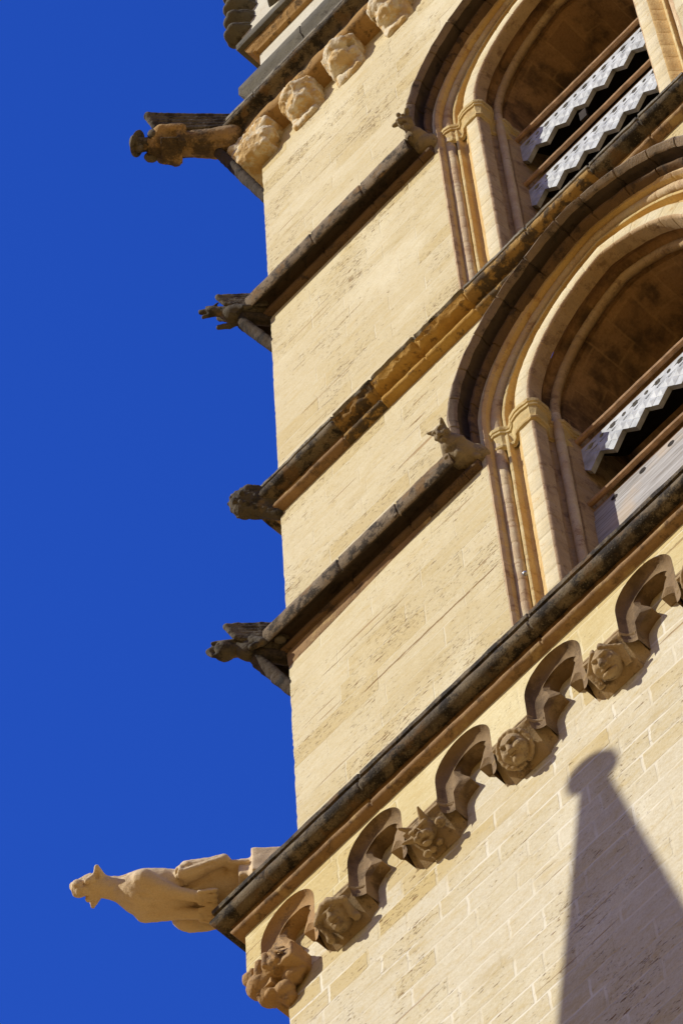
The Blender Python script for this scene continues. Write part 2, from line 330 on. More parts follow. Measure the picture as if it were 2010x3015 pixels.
def field(prims, X):
    D = np.full(X.shape[:-1], 9.0, np.float32)
    for p in prims:
        t, k = p[0], p[-1]; neg = t[0] == '-'; t = t.lstrip('-')
        if t == 'c':
            a, b, r1, r2 = np.array(p[1]), np.array(p[2]), p[3], p[4]
            ba = b - a; pa = X - a; hh = np.clip((pa @ ba) / max(1e-9, ba @ ba), 0, 1)
            d = np.linalg.norm(pa - hh[..., None] * ba, axis=-1) - (r1 + (r2 - r1) * hh)
        elif t == 'e':
            r = np.array(p[2]); q = X - np.array(p[1])
            if len(p) > 4:
                q = q @ np.array(p[3])
            k0 = np.linalg.norm(q / r, axis=-1); k1 = np.linalg.norm(q / (r * r), axis=-1)
            d = k0 * (k0 - 1) / np.maximum(k1, 1e-6)
        else:
            q = X - np.array(p[1])
            if len(p) > 5: q = q @ np.array(p[4])
            q = np.abs(q) - np.array(p[2]) + p[3]
            d = np.linalg.norm(np.maximum(q, 0), axis=-1) + np.minimum(q.max(-1), 0) - p[3]
        if neg:
            hh = np.clip(.5 - .5 * (D + d) / k, 0, 1); D = D * (1 - hh) - d * hh + k * hh * (1 - hh)
        else:
            hh = np.clip(.5 + .5 * (d - D) / k, 0, 1); D = d * (1 - hh) + D * hh - k * hh * (1 - hh)
    return D
def rot(axis, deg):
    return np.array(Matrix.Rotation(math.radians(deg), 3, axis))
def sculpt(name, prims, lo, hi, h, fr, mat, parent=None, rough=.004, rsc=25, label=None):
    lo, hi = np.array(lo, float), np.array(hi, float); n = np.ceil((hi - lo) / h).astype(int) + 1
    g = np.stack(np.meshgrid(*[lo[i] + h * np.arange(n[i]) for i in range(3)], indexing='ij'), -1).astype(np.float32)
    V, Fc = snets(field(prims, g), lo, h)
    o, e0, e1, e2 = [np.array(q, float) for q in fr]
    Wv = V[:, :1] * e0 + V[:, 1:2] * e1 + V[:, 2:] * e2 + o
    return link(name, [Vector(v) for v in Wv], Fc.tolist(), mat, parent, ang=None, jit=(rough, rsc), label=label)
R2 = math.sqrt(.5)
def diag(z): return ((0, 0, z), (-R2, -R2, 0), (R2, -R2, 0), (0, 0, 1))    # f outward from the corner, s to the front, u up
def front(x, z, y=0): return ((x, y, z), (0, -1, 0), (1, 0, 0), (0, 0, 1))

# ------------------------------------------------------------------ ground
gb = MB(); gb.poly([(-1500, -1500), (1500, -1500), (1500, 1500), (-1500, 1500)], [], lambda p: (p[0], p[1], 0))
tag(gb.build('ground', M['ground'], smooth=False), kind='structure')

# ------------------------------------------------------------------ the bell tower
TW = 7.22; XC = TW / 2; YL = -.087; YF = -.285
tower = tag(empty('bell_tower'), 'tall cream limestone bell tower with two pointed louvred openings and an arcaded frieze', 'tower')
WIN = [dict(zs=33.45, sill=28.9), dict(zs=40.16, sill=35.5)]
WH, R0 = 1.373, 1.70
def arc(d, n, zs, half=WH, R=R0):
    """left half of a two-centred arch at inward offset d: list of (x,z) from spring to apex"""
    r = R - d; cxx = XC - half + R; a = math.acos(max(-1, min(1, (cxx - XC) / r)))
    return [(cxx - r * math.cos(a * i / n), zs + r * math.sin(a * i / n)) for i in range(n + 1)]
def outline(w, d=0, n=22):
    l = [(XC - WH + d, w['sill'])] + arc(d, n, w['zs']); return l + [(TW - x, z) for x, z in l[-2::-1]]
# belfry wall with holes, ragged arris at the corner
zb, zt = 28.3, 43.44
jag = []
z = zb
while z < zt - .05:
    jag.append((random.uniform(-.003, .003) + (0.007 if random.random() < .08 else 0), z)); z += random.uniform(.04, .10)
jag.append((0, zt))
top = [(TW * i / 160 if False else TW * i / 90, zt + random.uniform(-.035, .015)) for i in range(1, 90)]
wb = MB()
wb.poly(jag + top + [(TW, zt), (TW, zb)], [outline(w) for w in WIN], lambda p: (p[0], 0, p[1]))
wb.loft([[(x, 0, z) for x, z in jag], [(x, TW, z) for x, z in jag]])
wb.loft([[(TW, 0, zb), (TW, 0, 47)], [(TW, TW, zb), (TW, TW, 47)]])
wb.loft([[(0, TW, zb), (0, TW, 47)], [(TW, TW, zb), (TW, TW, 47)]])
wb.box((.02, .02, 46.9), (TW - .02, TW - .02, 47.0))
wb.build('belfry_wall', M['wall'], tower, smooth=False)
# lower wall
lb = MB(); x0, x1 = YL, TW - YL
jl = []; z = 0
while z < 27: jl.append((0, z)); z += 3
z = 27
while z < 28.6: jl.append((random.uniform(-.003, .003), z)); z += .07
jl.append((0, 28.62))
lb.poly([(x0 + a, b) for a, b in jl] + [(x1, 28.62), (x1, 0)], [], lambda p: (p[0], YL, p[1]))
lb.loft([[(x0 + a, YL, b) for a, b in jl], [(x0 + a, x1, b) for a, b in jl]])
lb.loft([[(x1, YL, 0), (x1, YL, 28.6)], [(x1, x1, 0), (x1, x1, 28.6)]])
lb.loft([[(x0, x1, 0), (x0, x1, 28.6)], [(x1, x1, 0), (x1, x1, 28.6)]])
lb.build('lower_wall', M['low'], tower, smooth=False)

def moulding(name, prof, z0, mats, x_end=None, mi_fn=None, step=.075, jit=(.004, 9), joints=1.1, first=.7, side=True, block_mi=None, back=.0, label=None, joff=.0028, rough=(), x_start=None):
    """profile (p,dz) run along the front, mitred round the left corner"""
    xe = TW + .4 if x_end is None else x_end
    mb = MB(); st = []
    js = []; x = first
    while x < xe - .25: js.append(x); x += joints * random.uniform(.75, 1.25)
    off = (0, 0); rings = []
    if side and x_start is None:
        for y in (3.4, 1.7, .9, .45, .2, .05, -.04): rings.append(('s', y, 0, off, 0))
    if x_start is None: rings.append(('m', 0, 0, off, 0))
    x = x_start or .0; k = 0; bi = 0
    while x < xe - 1e-6:
        if k < len(js) and x + step > js[k]:
            j = js[k]; rings.append(('f', j - .014, 0, off, bi)); rings.append(('f', j - .004, 1, off, bi))
            off = (random.uniform(-joff, joff), random.uniform(-joff, joff)); bi += 1
            rings.append(('f', j + .004, 1, off, bi)); rings.append(('f', j + .014, 0, off, bi)); k += 1; x = j + .02
        else:
            rings.append(('f', x, 0, off, bi)); x += step
    rings.append(('f', xe, 0, off, bi))
    pts = []
    for kd, t, g, of, b in rings:
        r = []
        for p, dz in prof:
            pp = p + (of[0] if p > .02 else 0) - (.013 if g and p > .03 else 0); zz = z0 + dz + of[1]
            if b in rough and kd == 'f' and .10 < p < .205:
                nv = noise.noise_vector(Vector((t * 17, dz * 23, 3.3))) + noise.noise_vector(Vector((t * 41, dz * 49, 7.1))) * .6; pp += nv.x * .03 - .02; zz += nv.y * .014
            r.append((-pp, t, zz) if kd == 's' else (-pp, -pp, zz) if kd == 'm' else (t, -pp, zz))
        pts.append(r)
    n = len(prof)
    for i in range(len(pts) - 1):
        for j in range(n - 1):
            mi = mi_fn(j) if mi_fn else 0
            if block_mi and rings[i][0] == 'f' and rings[i][4] in block_mi: mi = block_mi[rings[i][4]](j, mi)
            mb.add([pts[i][j], pts[i][j + 1], pts[i + 1][j + 1], pts[i + 1][j]], [(0, 1, 2, 3)], mi)
    mb.add(pts[-1], [tuple(range(n))])
    # merge
    o = mb.build(name, mats[0], tower, mats=mats, jit=jit, smooth=False, label=label)
    bm = bmesh.new(); bm.from_mesh(o.data); bmesh.ops.remove_doubles(bm, verts=bm.verts, dist=1e-5)
    bmesh.ops.recalc_face_normals(bm, faces=bm.faces); bm.to_mesh(o.data); bm.free()
    o.data.polygons.foreach_set('use_smooth', [True] * len(o.data.polygons)); o.data.set_sharp_from_angle(angle=math.radians(38))
    return o
def rollp(cp, cz, r, a0, a1, n=9): return circ(cp, cz, r, a0, a1, n)
# lower cornice
pc = [(-.02, .74), (.40, .37), (.445, .355), (.45, .34), (.445, .30), (.385, .283)] + rollp(.385, .186, .078, 88, -112, 12) + \
     [(.345, .122), (.325, .095)] + rollp(.322, .044, .036, 75, -100, 8) + [(.30, .004), (.29, -.004), (.27, -.01)]
moulding('cornice', pc, 28.53, [M['crust'], M['roll']], mi_fn=lambda j: 1 if j >= 18 else 0, first=1.05, joints=1.5,
         label='black weathered cornice with a thick roll and a thin brown roll below it')
# mid string course; some blocks eroded to ochre
ps = [(-.02, .42), (.17, .315), (.20, .305), (.205, .295), (.20, .268), (.165, .255)] + rollp(.145, .192, .062, 70, -105, 10) + \
     [(.125, .13), (.075, .125), (.055, .105)] + rollp(.048, .052, .038, 80, -95, 8) + [(.03, .008), (.0, 0), (-.02, -.004)]
oc = lambda j, mi: 2 if 5 <= j else mi
om = lambda j, mi: 4 if 5 <= j else mi
moulding('string_course', ps, 35.33, [M['crust2'], M['roll'], M['ochre'], M['crust'], M['ochremix']],
         mi_fn=lambda j: 0 if j < 5 else (1 if j >= 18 else 3), first=.85, joints=.60, block_mi={0: lambda j, mi: mi, 1: om, 2: oc, 3: oc, 4: om, 5: om}, jit=(.006, 9), rough=(1, 2, 3), step=.03,
         label='string course between the two openings, partly eroded to bare ochre stone')
# hood strings
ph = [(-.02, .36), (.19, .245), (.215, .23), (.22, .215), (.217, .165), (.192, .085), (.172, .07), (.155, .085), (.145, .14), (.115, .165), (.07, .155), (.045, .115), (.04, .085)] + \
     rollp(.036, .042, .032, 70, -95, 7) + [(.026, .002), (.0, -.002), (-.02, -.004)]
def hood_string(z0, k, seed, label):
    random.seed(seed)
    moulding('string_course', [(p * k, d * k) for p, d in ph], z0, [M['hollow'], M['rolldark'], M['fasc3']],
             mi_fn=lambda j: 2 if j < 6 else 1 if j >= 12 else 0, x_end=2.05, first=.8, joints=.75, label=label)
    moulding('string_end', [(-.02, .2)] + [(p * k, d * k) for p, d in [(.03, .17), (.045, .115), (.05, .085)] + ph[13:]], z0, [M['rolldark']], x_start=2.055, x_end=2.19, first=9)
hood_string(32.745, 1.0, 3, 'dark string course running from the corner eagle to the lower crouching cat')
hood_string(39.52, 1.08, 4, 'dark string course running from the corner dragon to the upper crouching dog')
# thin orange-brown wedge strip under the lower hood string
fb = MB(); n = 24
fb.loft([[( .004 + 1.62 * i / n, -.002, 32.75), (.004 + 1.62 * i / n, -.022, 32.75), (.004 + 1.62 * i / n, -.012, 32.745 - .16 * (1 - i / n) - .012), (.004 + 1.62 * i / n, -.001, 32.735 - .17 * (1 - i / n) - .016)] for i in range(n + 1)])
fb.build('wedge_strip', M['roll'], tower, jit=(.004, 9))

# ------------------------------------------------------------------ belfry openings
def jstations(sill, zs):
    z = sill; out = []
    nxt = sill + .3
    while z < zs - .03:
        if z + .12 > nxt and nxt < zs - .08:
            out += [(nxt - .012, 0), (nxt - .003, 1), (nxt + .003, 1), (nxt + .012, 0)]; z = nxt + .03; nxt += random.uniform(.24, .36)
        else: out.append((z, 0)); z += .12
    return out
def astations(n=44, every=5):
    out = []
    for i in range(n):
        out.append((i / n, 0))
        if i % every == every - 1: t = (i + .5) / n; out += [(t - .004, 0), (t - .0012, 1), (t + .0012, 1), (t + .004, 0)]
    return out
def sweep(name, prof, w, mat, parent, closed=False, jit=(.003, 11), mats=None, mi_fn=None, groove=.0035, jamb=True, zlo=None, half=WH, R=R0, label=None, arch=True, ang=38, cap=False, every=5, side=None):
    js = jstations(zlo if zlo is not None else w['sill'], w['zs']) if jamb else []
    as_ = astations(every=every) if arch else [(0, 0)]
    n = len(prof); gx = sum(p[0] for p in prof) / n; gy = sum(p[1] for p in prof) / n
    def shrink(p, g, i):
        if not g: return p
        if closed:
            dx, dy = p[0] - gx, p[1] - gy; L = math.hypot(dx, dy) or 1; return (p[0] - dx / L * groove, p[1] - dy / L * groove)
        a, b = prof[max(0, i - 1)], prof[min(n - 1, i + 1)]; tx, ty = b[0] - a[0], b[1] - a[1]; L = math.hypot(tx, ty) or 1
        return (p[0] - ty / L * groove * -0 - groove * ty / L * 1.0 * -1 * -1, p[1] + tx / L * groove) if 0 < i < n - 1 else p
    rings = []
    for z, g in js: rings.append([(XC - half + shrink(p, g, i)[0], shrink(p, g, i)[1], z) for i, p in enumerate(prof)])
    for t, g in as_ + [(1, 0)]:
        r = []
        for i, p in enumerate(prof):
            d, y = shrink(p, g, i); rr = R - d; cxx = XC - half + R
            a = math.acos(max(-1, min(1, (cxx - XC) / rr))) * t
            r.append((cxx - rr * math.cos(a), y, w['zs'] + rr * math.sin(a)))
        rings.append(r)
    if not arch: rings = rings[:-1]
    mb = MB()
    def put(rs):
        for i in range(len(rs) - 1):
            for j in range(n if closed else n - 1):
                k = (j + 1) % n
                mb.add([rs[i][j], rs[i][k], rs[i + 1][k], rs[i + 1][j]], [(0, 1, 2, 3)], mi_fn(j) if mi_fn else 0)
    if side is None and not arch:
        for sd in (0, 1): o = sweep(name, prof, w, mat, parent, closed, jit, mats, mi_fn, groove, jamb, zlo, half, R, label, arch, ang, cap, every, sd)
        return o
    if side in (None, 0): put(rings)
    if side in (None, 1): put([[(TW - x, y, z) for x, y, z in r] for r in rings])
    o = mb.build(name, mat, parent, mats=mats or [mat], smooth=False, jit=jit, label=label)
    bm = bmesh.new(); bm.from_mesh(o.data); bmesh.ops.remove_doubles(bm, verts=bm.verts, dist=2e-5)
    bmesh.ops.recalc_face_normals(bm, faces=bm.faces); bm.to_mesh(o.data); bm.free()
    o.data.polygons.foreach_set('use_smooth', [True] * len(o.data.polygons)); o.data.set_sharp_from_angle(angle=math.radians(ang))
    return o
prof_out = [(-.004, -.001), (.011, .001), (.027, .03), (.03, .085), (.035, .13), (.06, .175), (.10, .18), (.125, .165), (.133, .108), (.14, .10), (.155, .10), (.163, .106), (.167, .172),
            (.185, .182), (.22, .165), (.255, .125), (.28, .098), (.295, .09), (.418, .09), (.428, .094), (.44, .112), (.448, .225)]
prof_in = [(.448, .225), (.43, .245), (.395, .275), (.388, .31), (.402, .345), (.415, .355), (.41, .385), (.425, .42), (.438, .445), (.465, .455), (.485, .57), (.50, .8), (.52, 1.25), (.53, 2.3)]
CAPA = [(2.195, .12), (2.205, .075), (2.24, .05), (2.30, .038), (2.365, .055), (2.40, .09), (2.425, .10), (2.45, .085), (2.478, .055), (2.541, .037), (2.60, .035), (2.658, .045), (2.683, .045), (2.72, .075), (2.743, .105), (2.743, .22),
        (2.724, .27), (2.675, .315), (2.685, .335), (2.72, .345), (2.75, .385), (2.75, .45), (2.737, .50), (2.75, .58)]
CAPP = [(0, -.004), (0, .004), (-.014, .004), (-.040, -.002), (-.046, -.022), (-.058, -.024), (-.064, -.006), (-.086, -.010), (-.092, -.024), (-.13, -.032), (-.18, -.044), (-.225, -.052), (-.24, -.05), (-.25, -.032), (-.272, -.026), (-.29, -.034), (-.298, -.052), (-.31, -.062)]
def offset_poly(P, e):
    out = []
    for i, p in enumerate(P):
        a, b = P[max(0, i - 1)], P[min(len(P) - 1, i + 1)]; tx, ty = b[0] - a[0], b[1] - a[1]; L = math.hypot(tx, ty)
        out.append((p[0] + ty / L * e, p[1] - tx / L * e))     # + e = outward (to the viewer)
    return out
def window(w, lab):
    PM = {0: 3, 1: 3, 8: 0, 9: 0, 10: 0, 17: 2, 18: 3, 19: 3, 20: 4}  # lit and shaded stone tones assigned by which way each face turns
    win = sweep('belfry_window', prof_out, w, M['jamb'], tower, label=lab, mats=[M['jamb'], M['shade_orange'], M['pilaster'], M['arris'], M['reveal']], mi_fn=lambda j: PM.get(j, 1))
    rv = sweep('inner_reveal', prof_in, w, M['vault'], win, jit=(.004, 6), groove=0, arch=True, jamb=False, every=7)
    uvl = rv.data.uv_layers.new(name='UVMap')
    for lp in rv.data.loops:
        q = rv.data.vertices[lp.vertex_index].co; uvl.data[lp.index].uv = (q.y, 1.15 * math.atan2(max(0, q.z - w['zs']), q.x - XC))
    sweep('inner_jamb', prof_in, w, M['reveal'], win, arch=False, groove=.003)
    c1 = [(.05 + .050 * math.cos(t * math.pi / 8), .124 + .050 * math.sin(t * math.pi / 8)) for t in range(16)]
    c2 = [(.453 + .042 * math.cos(t * math.pi / 8), .372 + .042 * math.sin(t * math.pi / 8)) for t in range(16)]
    sweep('colonnette', c1, w, M['shaft'], win, closed=True, arch=False, groove=.003, label='outer engaged shaft of the opening')
    sweep('archivolt_roll', c1, w, M['shaft'], win, closed=True, jamb=False, groove=.003)
    sweep('colonnette', c2, w, M['shaft'], win, closed=True, arch=False, groove=.0025, label='slender inner engaged shaft, in shade')
    sweep('archivolt_roll', c2, w, M['reveal'], win, closed=True, jamb=False, groove=.003, label='brown inner roll of the arch')
    mb = MB(); zc = w['zs'] - .14
    P = [(x - 0.0, y) for x, y in CAPA]
    rings = [[(x, y, zc)for x, y in offset_poly(P, -.05)]] + [[(x, y, zc + dz) for x, y in offset_poly(P, e)] for dz, e in CAPP]
    mb.loft(rings); mb.build('capital', M['jamb'], win, jit=(.003, 14), ang=25)
    mb = MB(); mb.loft([[(TW - x, y, z) for x, y, z in r] for r in rings]); mb.build('capital', M['jamb'], win, jit=(.003, 14), ang=25)
    return win
wins = [window(WIN[0], 'lower pointed belfry opening with moulded jambs, one scalloped louvre and one plank louvre'),
        window(WIN[1], 'upper pointed belfry opening with moulded jambs and two scalloped white louvres')]
# hood moulds round the arches
hp = [(-.17, .02), (-.165, -.19), (-.15, -.215), (-.115, -.22), (-.065, -.19), (-.048, -.165), (-.07, -.13), (-.075, -.09), (-.05, -.068)] + \
     [(-.024 - .026 * math.cos(math.radians(a)) * 1, -.04 - .026 * math.sin(math.radians(a))) for a in (150 - 0, 120, 90, 60, 30)][::-1] + [(-.004, -.015), (0, .01)]
hp = [(-.17, .02), (-.165, -.19), (-.152, -.215), (-.122, -.222), (-.088, -.19), (-.074, -.165), (-.082, -.14), (-.10, -.10), (-.098, -.06), (-.078, -.035), (-.064, -.04), (-.058, -.06), (-.042, -.07), (-.024, -.064), (-.013, -.045), (-.010, -.02), (0, .01)]
for w, kk, wi in ((WIN[0], 1.0, wins[0]), (WIN[1], 1.04, wins[1])):
    sweep('hood_mould', [(a * kk * .85, b * kk) for a, b in hp], w, M['crust'], wi, mats=[M['fasc2'], M['hollow'], M['rolldark']], mi_fn=lambda j: 0 if j < 5 else (2 if j >= 9 else 1),
          half=1.40, R=1.62, zlo=w['zs'] - .42, jit=(.007, 8), groove=.012, every=7)
# louvres
def fascia(mb, x0, x1, y, zt, per, teeth, holes=True, th=.045, slope=.0):
    n = int(math.ceil((x1 - x0) / per)); out = [(x0, zt)]; bot = []
    x = x0 + .06
    zb_ = zt - .30; bot.append((x0, zb_ - teeth * .4))
    k = 0
    while x < x1:
        bot.append((x, zb_ - (teeth if k % 2 == 0 else 0) + random.uniform(-.014, .014))); x += per / 2; k += 1
    bot.append((x1, zb_ - teeth * .5))
    outer = bot + [(x1, zt), (x0, zt)]
    hl = []
    x = x0 + .10; k = 0
    while holes and x < x1 - .1:
        if k % 2 == 0:
            hl.append([(x - .072, zt - .082), (x - .03, zt - .088), (x - .026, zt - .112), (x, zt - .122), (x + .026, zt - .112), (x + .03, zt - .088), (x + .072, zt - .074), (x + .03, zt - .062), (x + .02, zt - .044), (x - .02, zt - .044), (x - .03, zt - .062)])
        else: hl.append([(x + .024 * math.cos(a * .7854), zt - .078 + .030 * math.sin(a * .7854)) for a in range(8)])
        xs = x + per * .25
        if xs + .11 < x1 and xs - .1 > x0: hl.append([(xs - .095, zt - .160), (xs - .03, zt - .176), (xs + .095, zt - .157), (xs + .02, zt - .146)])
        x += per * .5; k += 1
    to3 = lambda p: (p[0], y - slope * (zt - p[1]), p[1])
    mb.poly(outer, hl, to3)
    mb.poly(outer, hl, lambda p: (p[0], y + th - slope * (zt - p[1]), p[1]))
    for l in [outer] + hl:
        for i in range(len(l)):
            a, b = l[i], l[(i + 1) % len(l)]; A, B = to3(a), to3(b)
            mb.add([A, B, (B[0], B[1] + th, B[2]), (A[0], A[1] + th, A[2])], [(0, 1, 2, 3)])
    # row of folded diamonds, half a row deep
    x = x0 + .06 + per / 2
    for r_ in range(2):
        xx = x0 + .06 + (per / 2 if r_ == 0 else 0)
        while xx + per / 2 <= x1 + .01:
            zc = zb_ - teeth * (.0 if r_ == 0 else .5) + teeth * .5 - (0 if r_ else .0)
            hz = teeth * .5; hx = per * .25
            if r_ == 0: zc = zb_ + .0; cx_ = xx - per / 4
            else: zc = zb_ + teeth * .5 - .0; cx_ = xx
            ap = to3((cx_, zc)); ap = (ap[0], ap[1] - .013, ap[2])
            q = [to3((cx_ - hx, zc)), to3((cx_, zc + hz)), to3((cx_ + hx, zc)), to3((cx_, zc - hz))]
            q = [(a, b - .0015, c) for a, b, c in q]
            if cx_ - hx > x0 and cx_ + hx < x1: mb.add(q + [ap], [(0, 1, 4), (1, 2, 4), (2, 3, 4), (3, 0, 4)])
            xx += per / 2
def louvre(parent, zt, lab, plank=False, x0=2.715):
    x1 = TW - x0; y = .575
    mb = MB(); mb2 = MB()
    if not plank:
        fascia(mb, x0, x1, y, zt, .245, .155)
        o = mb.build('louver_board', M['zinc'], parent, smooth=False, label=lab)
    else:
        z0 = zt
        for k, hgt in enumerate((.155, .42)):
            mb.box((x0, y - .012 * k, z0 - hgt), (x1, y + .03, z0)); z0 -= hgt + .016
        o = mb.build('louver_board', M['plank'], parent, smooth=False, jit=(.003, 5), label=lab)
        xx = x0 + .22
        while xx < x1:
            hb = MB(); hb.add([(xx + .035 * math.cos(a * .7854), y - .004, zt - .07 + .03 * math.sin(a * .7854)) for a in range(8)], [tuple(range(8))]); xx += .3
            hb.build('hole_shade_disc', M['dark'], o, smooth=False)  # flat dark disc painted for the shade inside a hole
    bt = MB(); n = 26
    r_ = [[(x0 + (x1 - x0) * i / n, y - .03 + .028 * math.cos(a * .7854), zt + .085 + .026 * math.sin(a * .7854)) for a in range(8)] for i in range(n + 1)]
    bt.loft(r_, closed=True, caps=True); bt.box((x0, y + .012, zt + .012), (x1, y + .05, zt + .05))
    bt.build('batten', M['batten'], o, jit=(.003, 6))
    sl_ = MB(); yb = y + .55; zb2 = zt + .62
    sl_.add([(x0, y + .03, zt - .05), (x1, y + .03, zt - .05), (x1, yb, zb2), (x0, yb, zb2), (x0, y + .03, zt + .02), (x1, y + .03, zt + .02), (x1, yb, zb2 + .07), (x0, yb, zb2 + .07)],
            [(0, 1, 2, 3), (4, 5, 6, 7), (0, 1, 5, 4), (2, 3, 7, 6), (0, 3, 7, 4), (1, 2, 6, 5)])
    sl_.build('sloping_board', M['dark'], o, smooth=False)
    return o
louvre(wins[1], 39.70, 'topmost white scalloped louvre board of the upper opening')
louvre(wins[1], 38.60, 'second white scalloped louvre board of the upper opening, just above the sill')
louvre(wins[1], 37.50, 'lowest louvre board of the upper opening, behind the sill')
louvre(wins[0], 33.07, 'white scalloped louvre board of the lower opening')
louvre(wins[0], 31.94, 'grey plank louvre of the lower opening', plank=True)
louvre(wins[0], 30.80, 'lowest grey plank louvre of the lower opening, behind the sill', plank=True)
# small loose zinc flap under the top louvre, bolt in the lower jamb
bb = MB(); bb.box((3.42, .575, 38.98), (3.50, .60, 39.17)); bb.build('hanging_slat', M['dark'], wins[1], smooth=False)
sculpt('bolt', [('e', (0, 0, 0), (.02, .022, .02), .01)], (-.04, -.04, -.04), (.04, .04, .04), .006, front(2.405, 30.63, .03), M['steel'], wins[0], rough=0)

# ------------------------------------------------------------------ trefoil arcade under the cornice
SP, AR = .868, .267
AX = [1.867 + SP * i for i in range(-2, 7)]           # arch centres
ZA, ZB, ZT = 28.2, 27.97, 28.56
def arch_curve(c, r, n=20): return [(c - r, ZB)] + [(c - r * math.cos(math.pi * i / n), ZA + (r + .015) * math.sin(math.pi * i / n)) for i in range(n + 1)] + [(c + r, ZB)]
fz = MB(); poly = [(YF, ZB)]
for c in AX: poly += arch_curve(c, AR)
poly += [(TW - YF, ZB), (TW - YF, ZT), (YF, ZT)]
fz.poly(poly, [], lambda p: (p[0], YF, p[1]))
fz.add([(YF, YF, ZB), (YF, YF, ZT), (YF, TW, ZT), (YF, TW, ZB)], [(0, 1, 2, 3)])
fz.add([(YF, YF, ZB), (YF, TW, ZB), (YL, TW, ZB), (YL, YF, ZB)], [(0, 1, 2, 3)])
for a, b in zip([YF] + [c + AR for c in AX], [c - AR for c in AX] + [TW - YF]):
    fz.add([(a, YF, ZB), (b, YF, ZB), (b, YL, ZB), (a, YL, ZB)], [(0, 1, 2, 3)])
fz.build('frieze', M['frieze'], tower, smooth=False)
def trefoil_full(e):
    """trefoil opening grown by e, as (dx from centre, z) from the left foot over the apex to the right foot"""
    cz, r = 28.292, .127 + e; pts = [(-.20 - e, 27.80), (-.192 - e, 27.92)]; ka = 1 - e * 8
    for a in (12, 30, 48, 66, 82): pts.append((-.022 - (.17 + e) * math.cos(math.radians(a * ka)), 27.925 + (.17 + e) * math.sin(math.radians(a * ka))))
    pts.append((-.05 - e * 1.7, 28.118 + e * .25)); pts.append((-.077 - e * 1.35, 28.17 - e * .5))          # cusp
    for a in (-38, -15, 8, 30, 50, 70, 90): pts.append((-r * math.cos(math.radians(a)), cz + r * math.sin(math.radians(a))))
    return pts + [(-x, z) for x, z in pts[-2::-1]]
def trefoil(c, mat, label):
    mb = MB()
    # cavetto between the frieze arris and the plate
    prof = [(0, .0), (.006, .022), (.018, .045), (.038, .062), (.062, .074), (.082, .078)]
    rings = []
    for e, dp in prof:
        r = AR - e; rr = [(c - r, YF + dp, 27.80 if e > .0 else ZB)] + [(c - r, YF + dp, ZB)]
        rr += [(c - r * math.cos(math.pi * i / 24), YF + dp, ZA + (r + .015) * math.sin(math.pi * i / 24)) for i in range(25)]
        rr += [(c + r, YF + dp, ZB), (c + r, YF + dp, 27.80 if e > 0 else ZB)]; rings.append(rr)
    mb.loft(rings)
    ri = AR - .082; yp = YF + .078
    ring_out = [(c - ri, 27.80), (c - ri, ZB)] + [(c - ri * math.cos(math.pi * i / 24), ZA + (ri + .015) * math.sin(math.pi * i / 24)) for i in range(25)] + [(c + ri, ZB), (c + ri, 27.80)]
    def lim(P):
        P = [(c + x, min(z, ZA + (ri + .015) - .004) if abs(x) < .1 else z) for x, z in P]
        return [(max(c - ri + .004, min(c + ri - .004, x)), max(z, 27.80)) for x, z in P]
    inn, inn2 = lim(trefoil_full(.034)), lim(trefoil_full(0))
    mb.poly(ring_out + inn[::-1], [], lambda p: (p[0], yp, p[1]))
    # chamfered arris, then the soffit back to the wall
    mb.loft([[(x, yp, z) for x, z in inn], [(x, yp + .032, z) for x, z in inn2]])
    mb.loft([[(x, yp + .032, z) for x, z in inn2], [(x, YL, z) for x, z in inn2]])
    o = mb.build('trefoil_arch', mat, tower, jit=(.0025, 16), ang=32, label=label)
    return o
for i, c in enumerate(AX):
    trefoil(c, M['archnew'] if i == 0 else M['arch'], 'orange recut trefoil arch at the corner' if i == 0 else None)

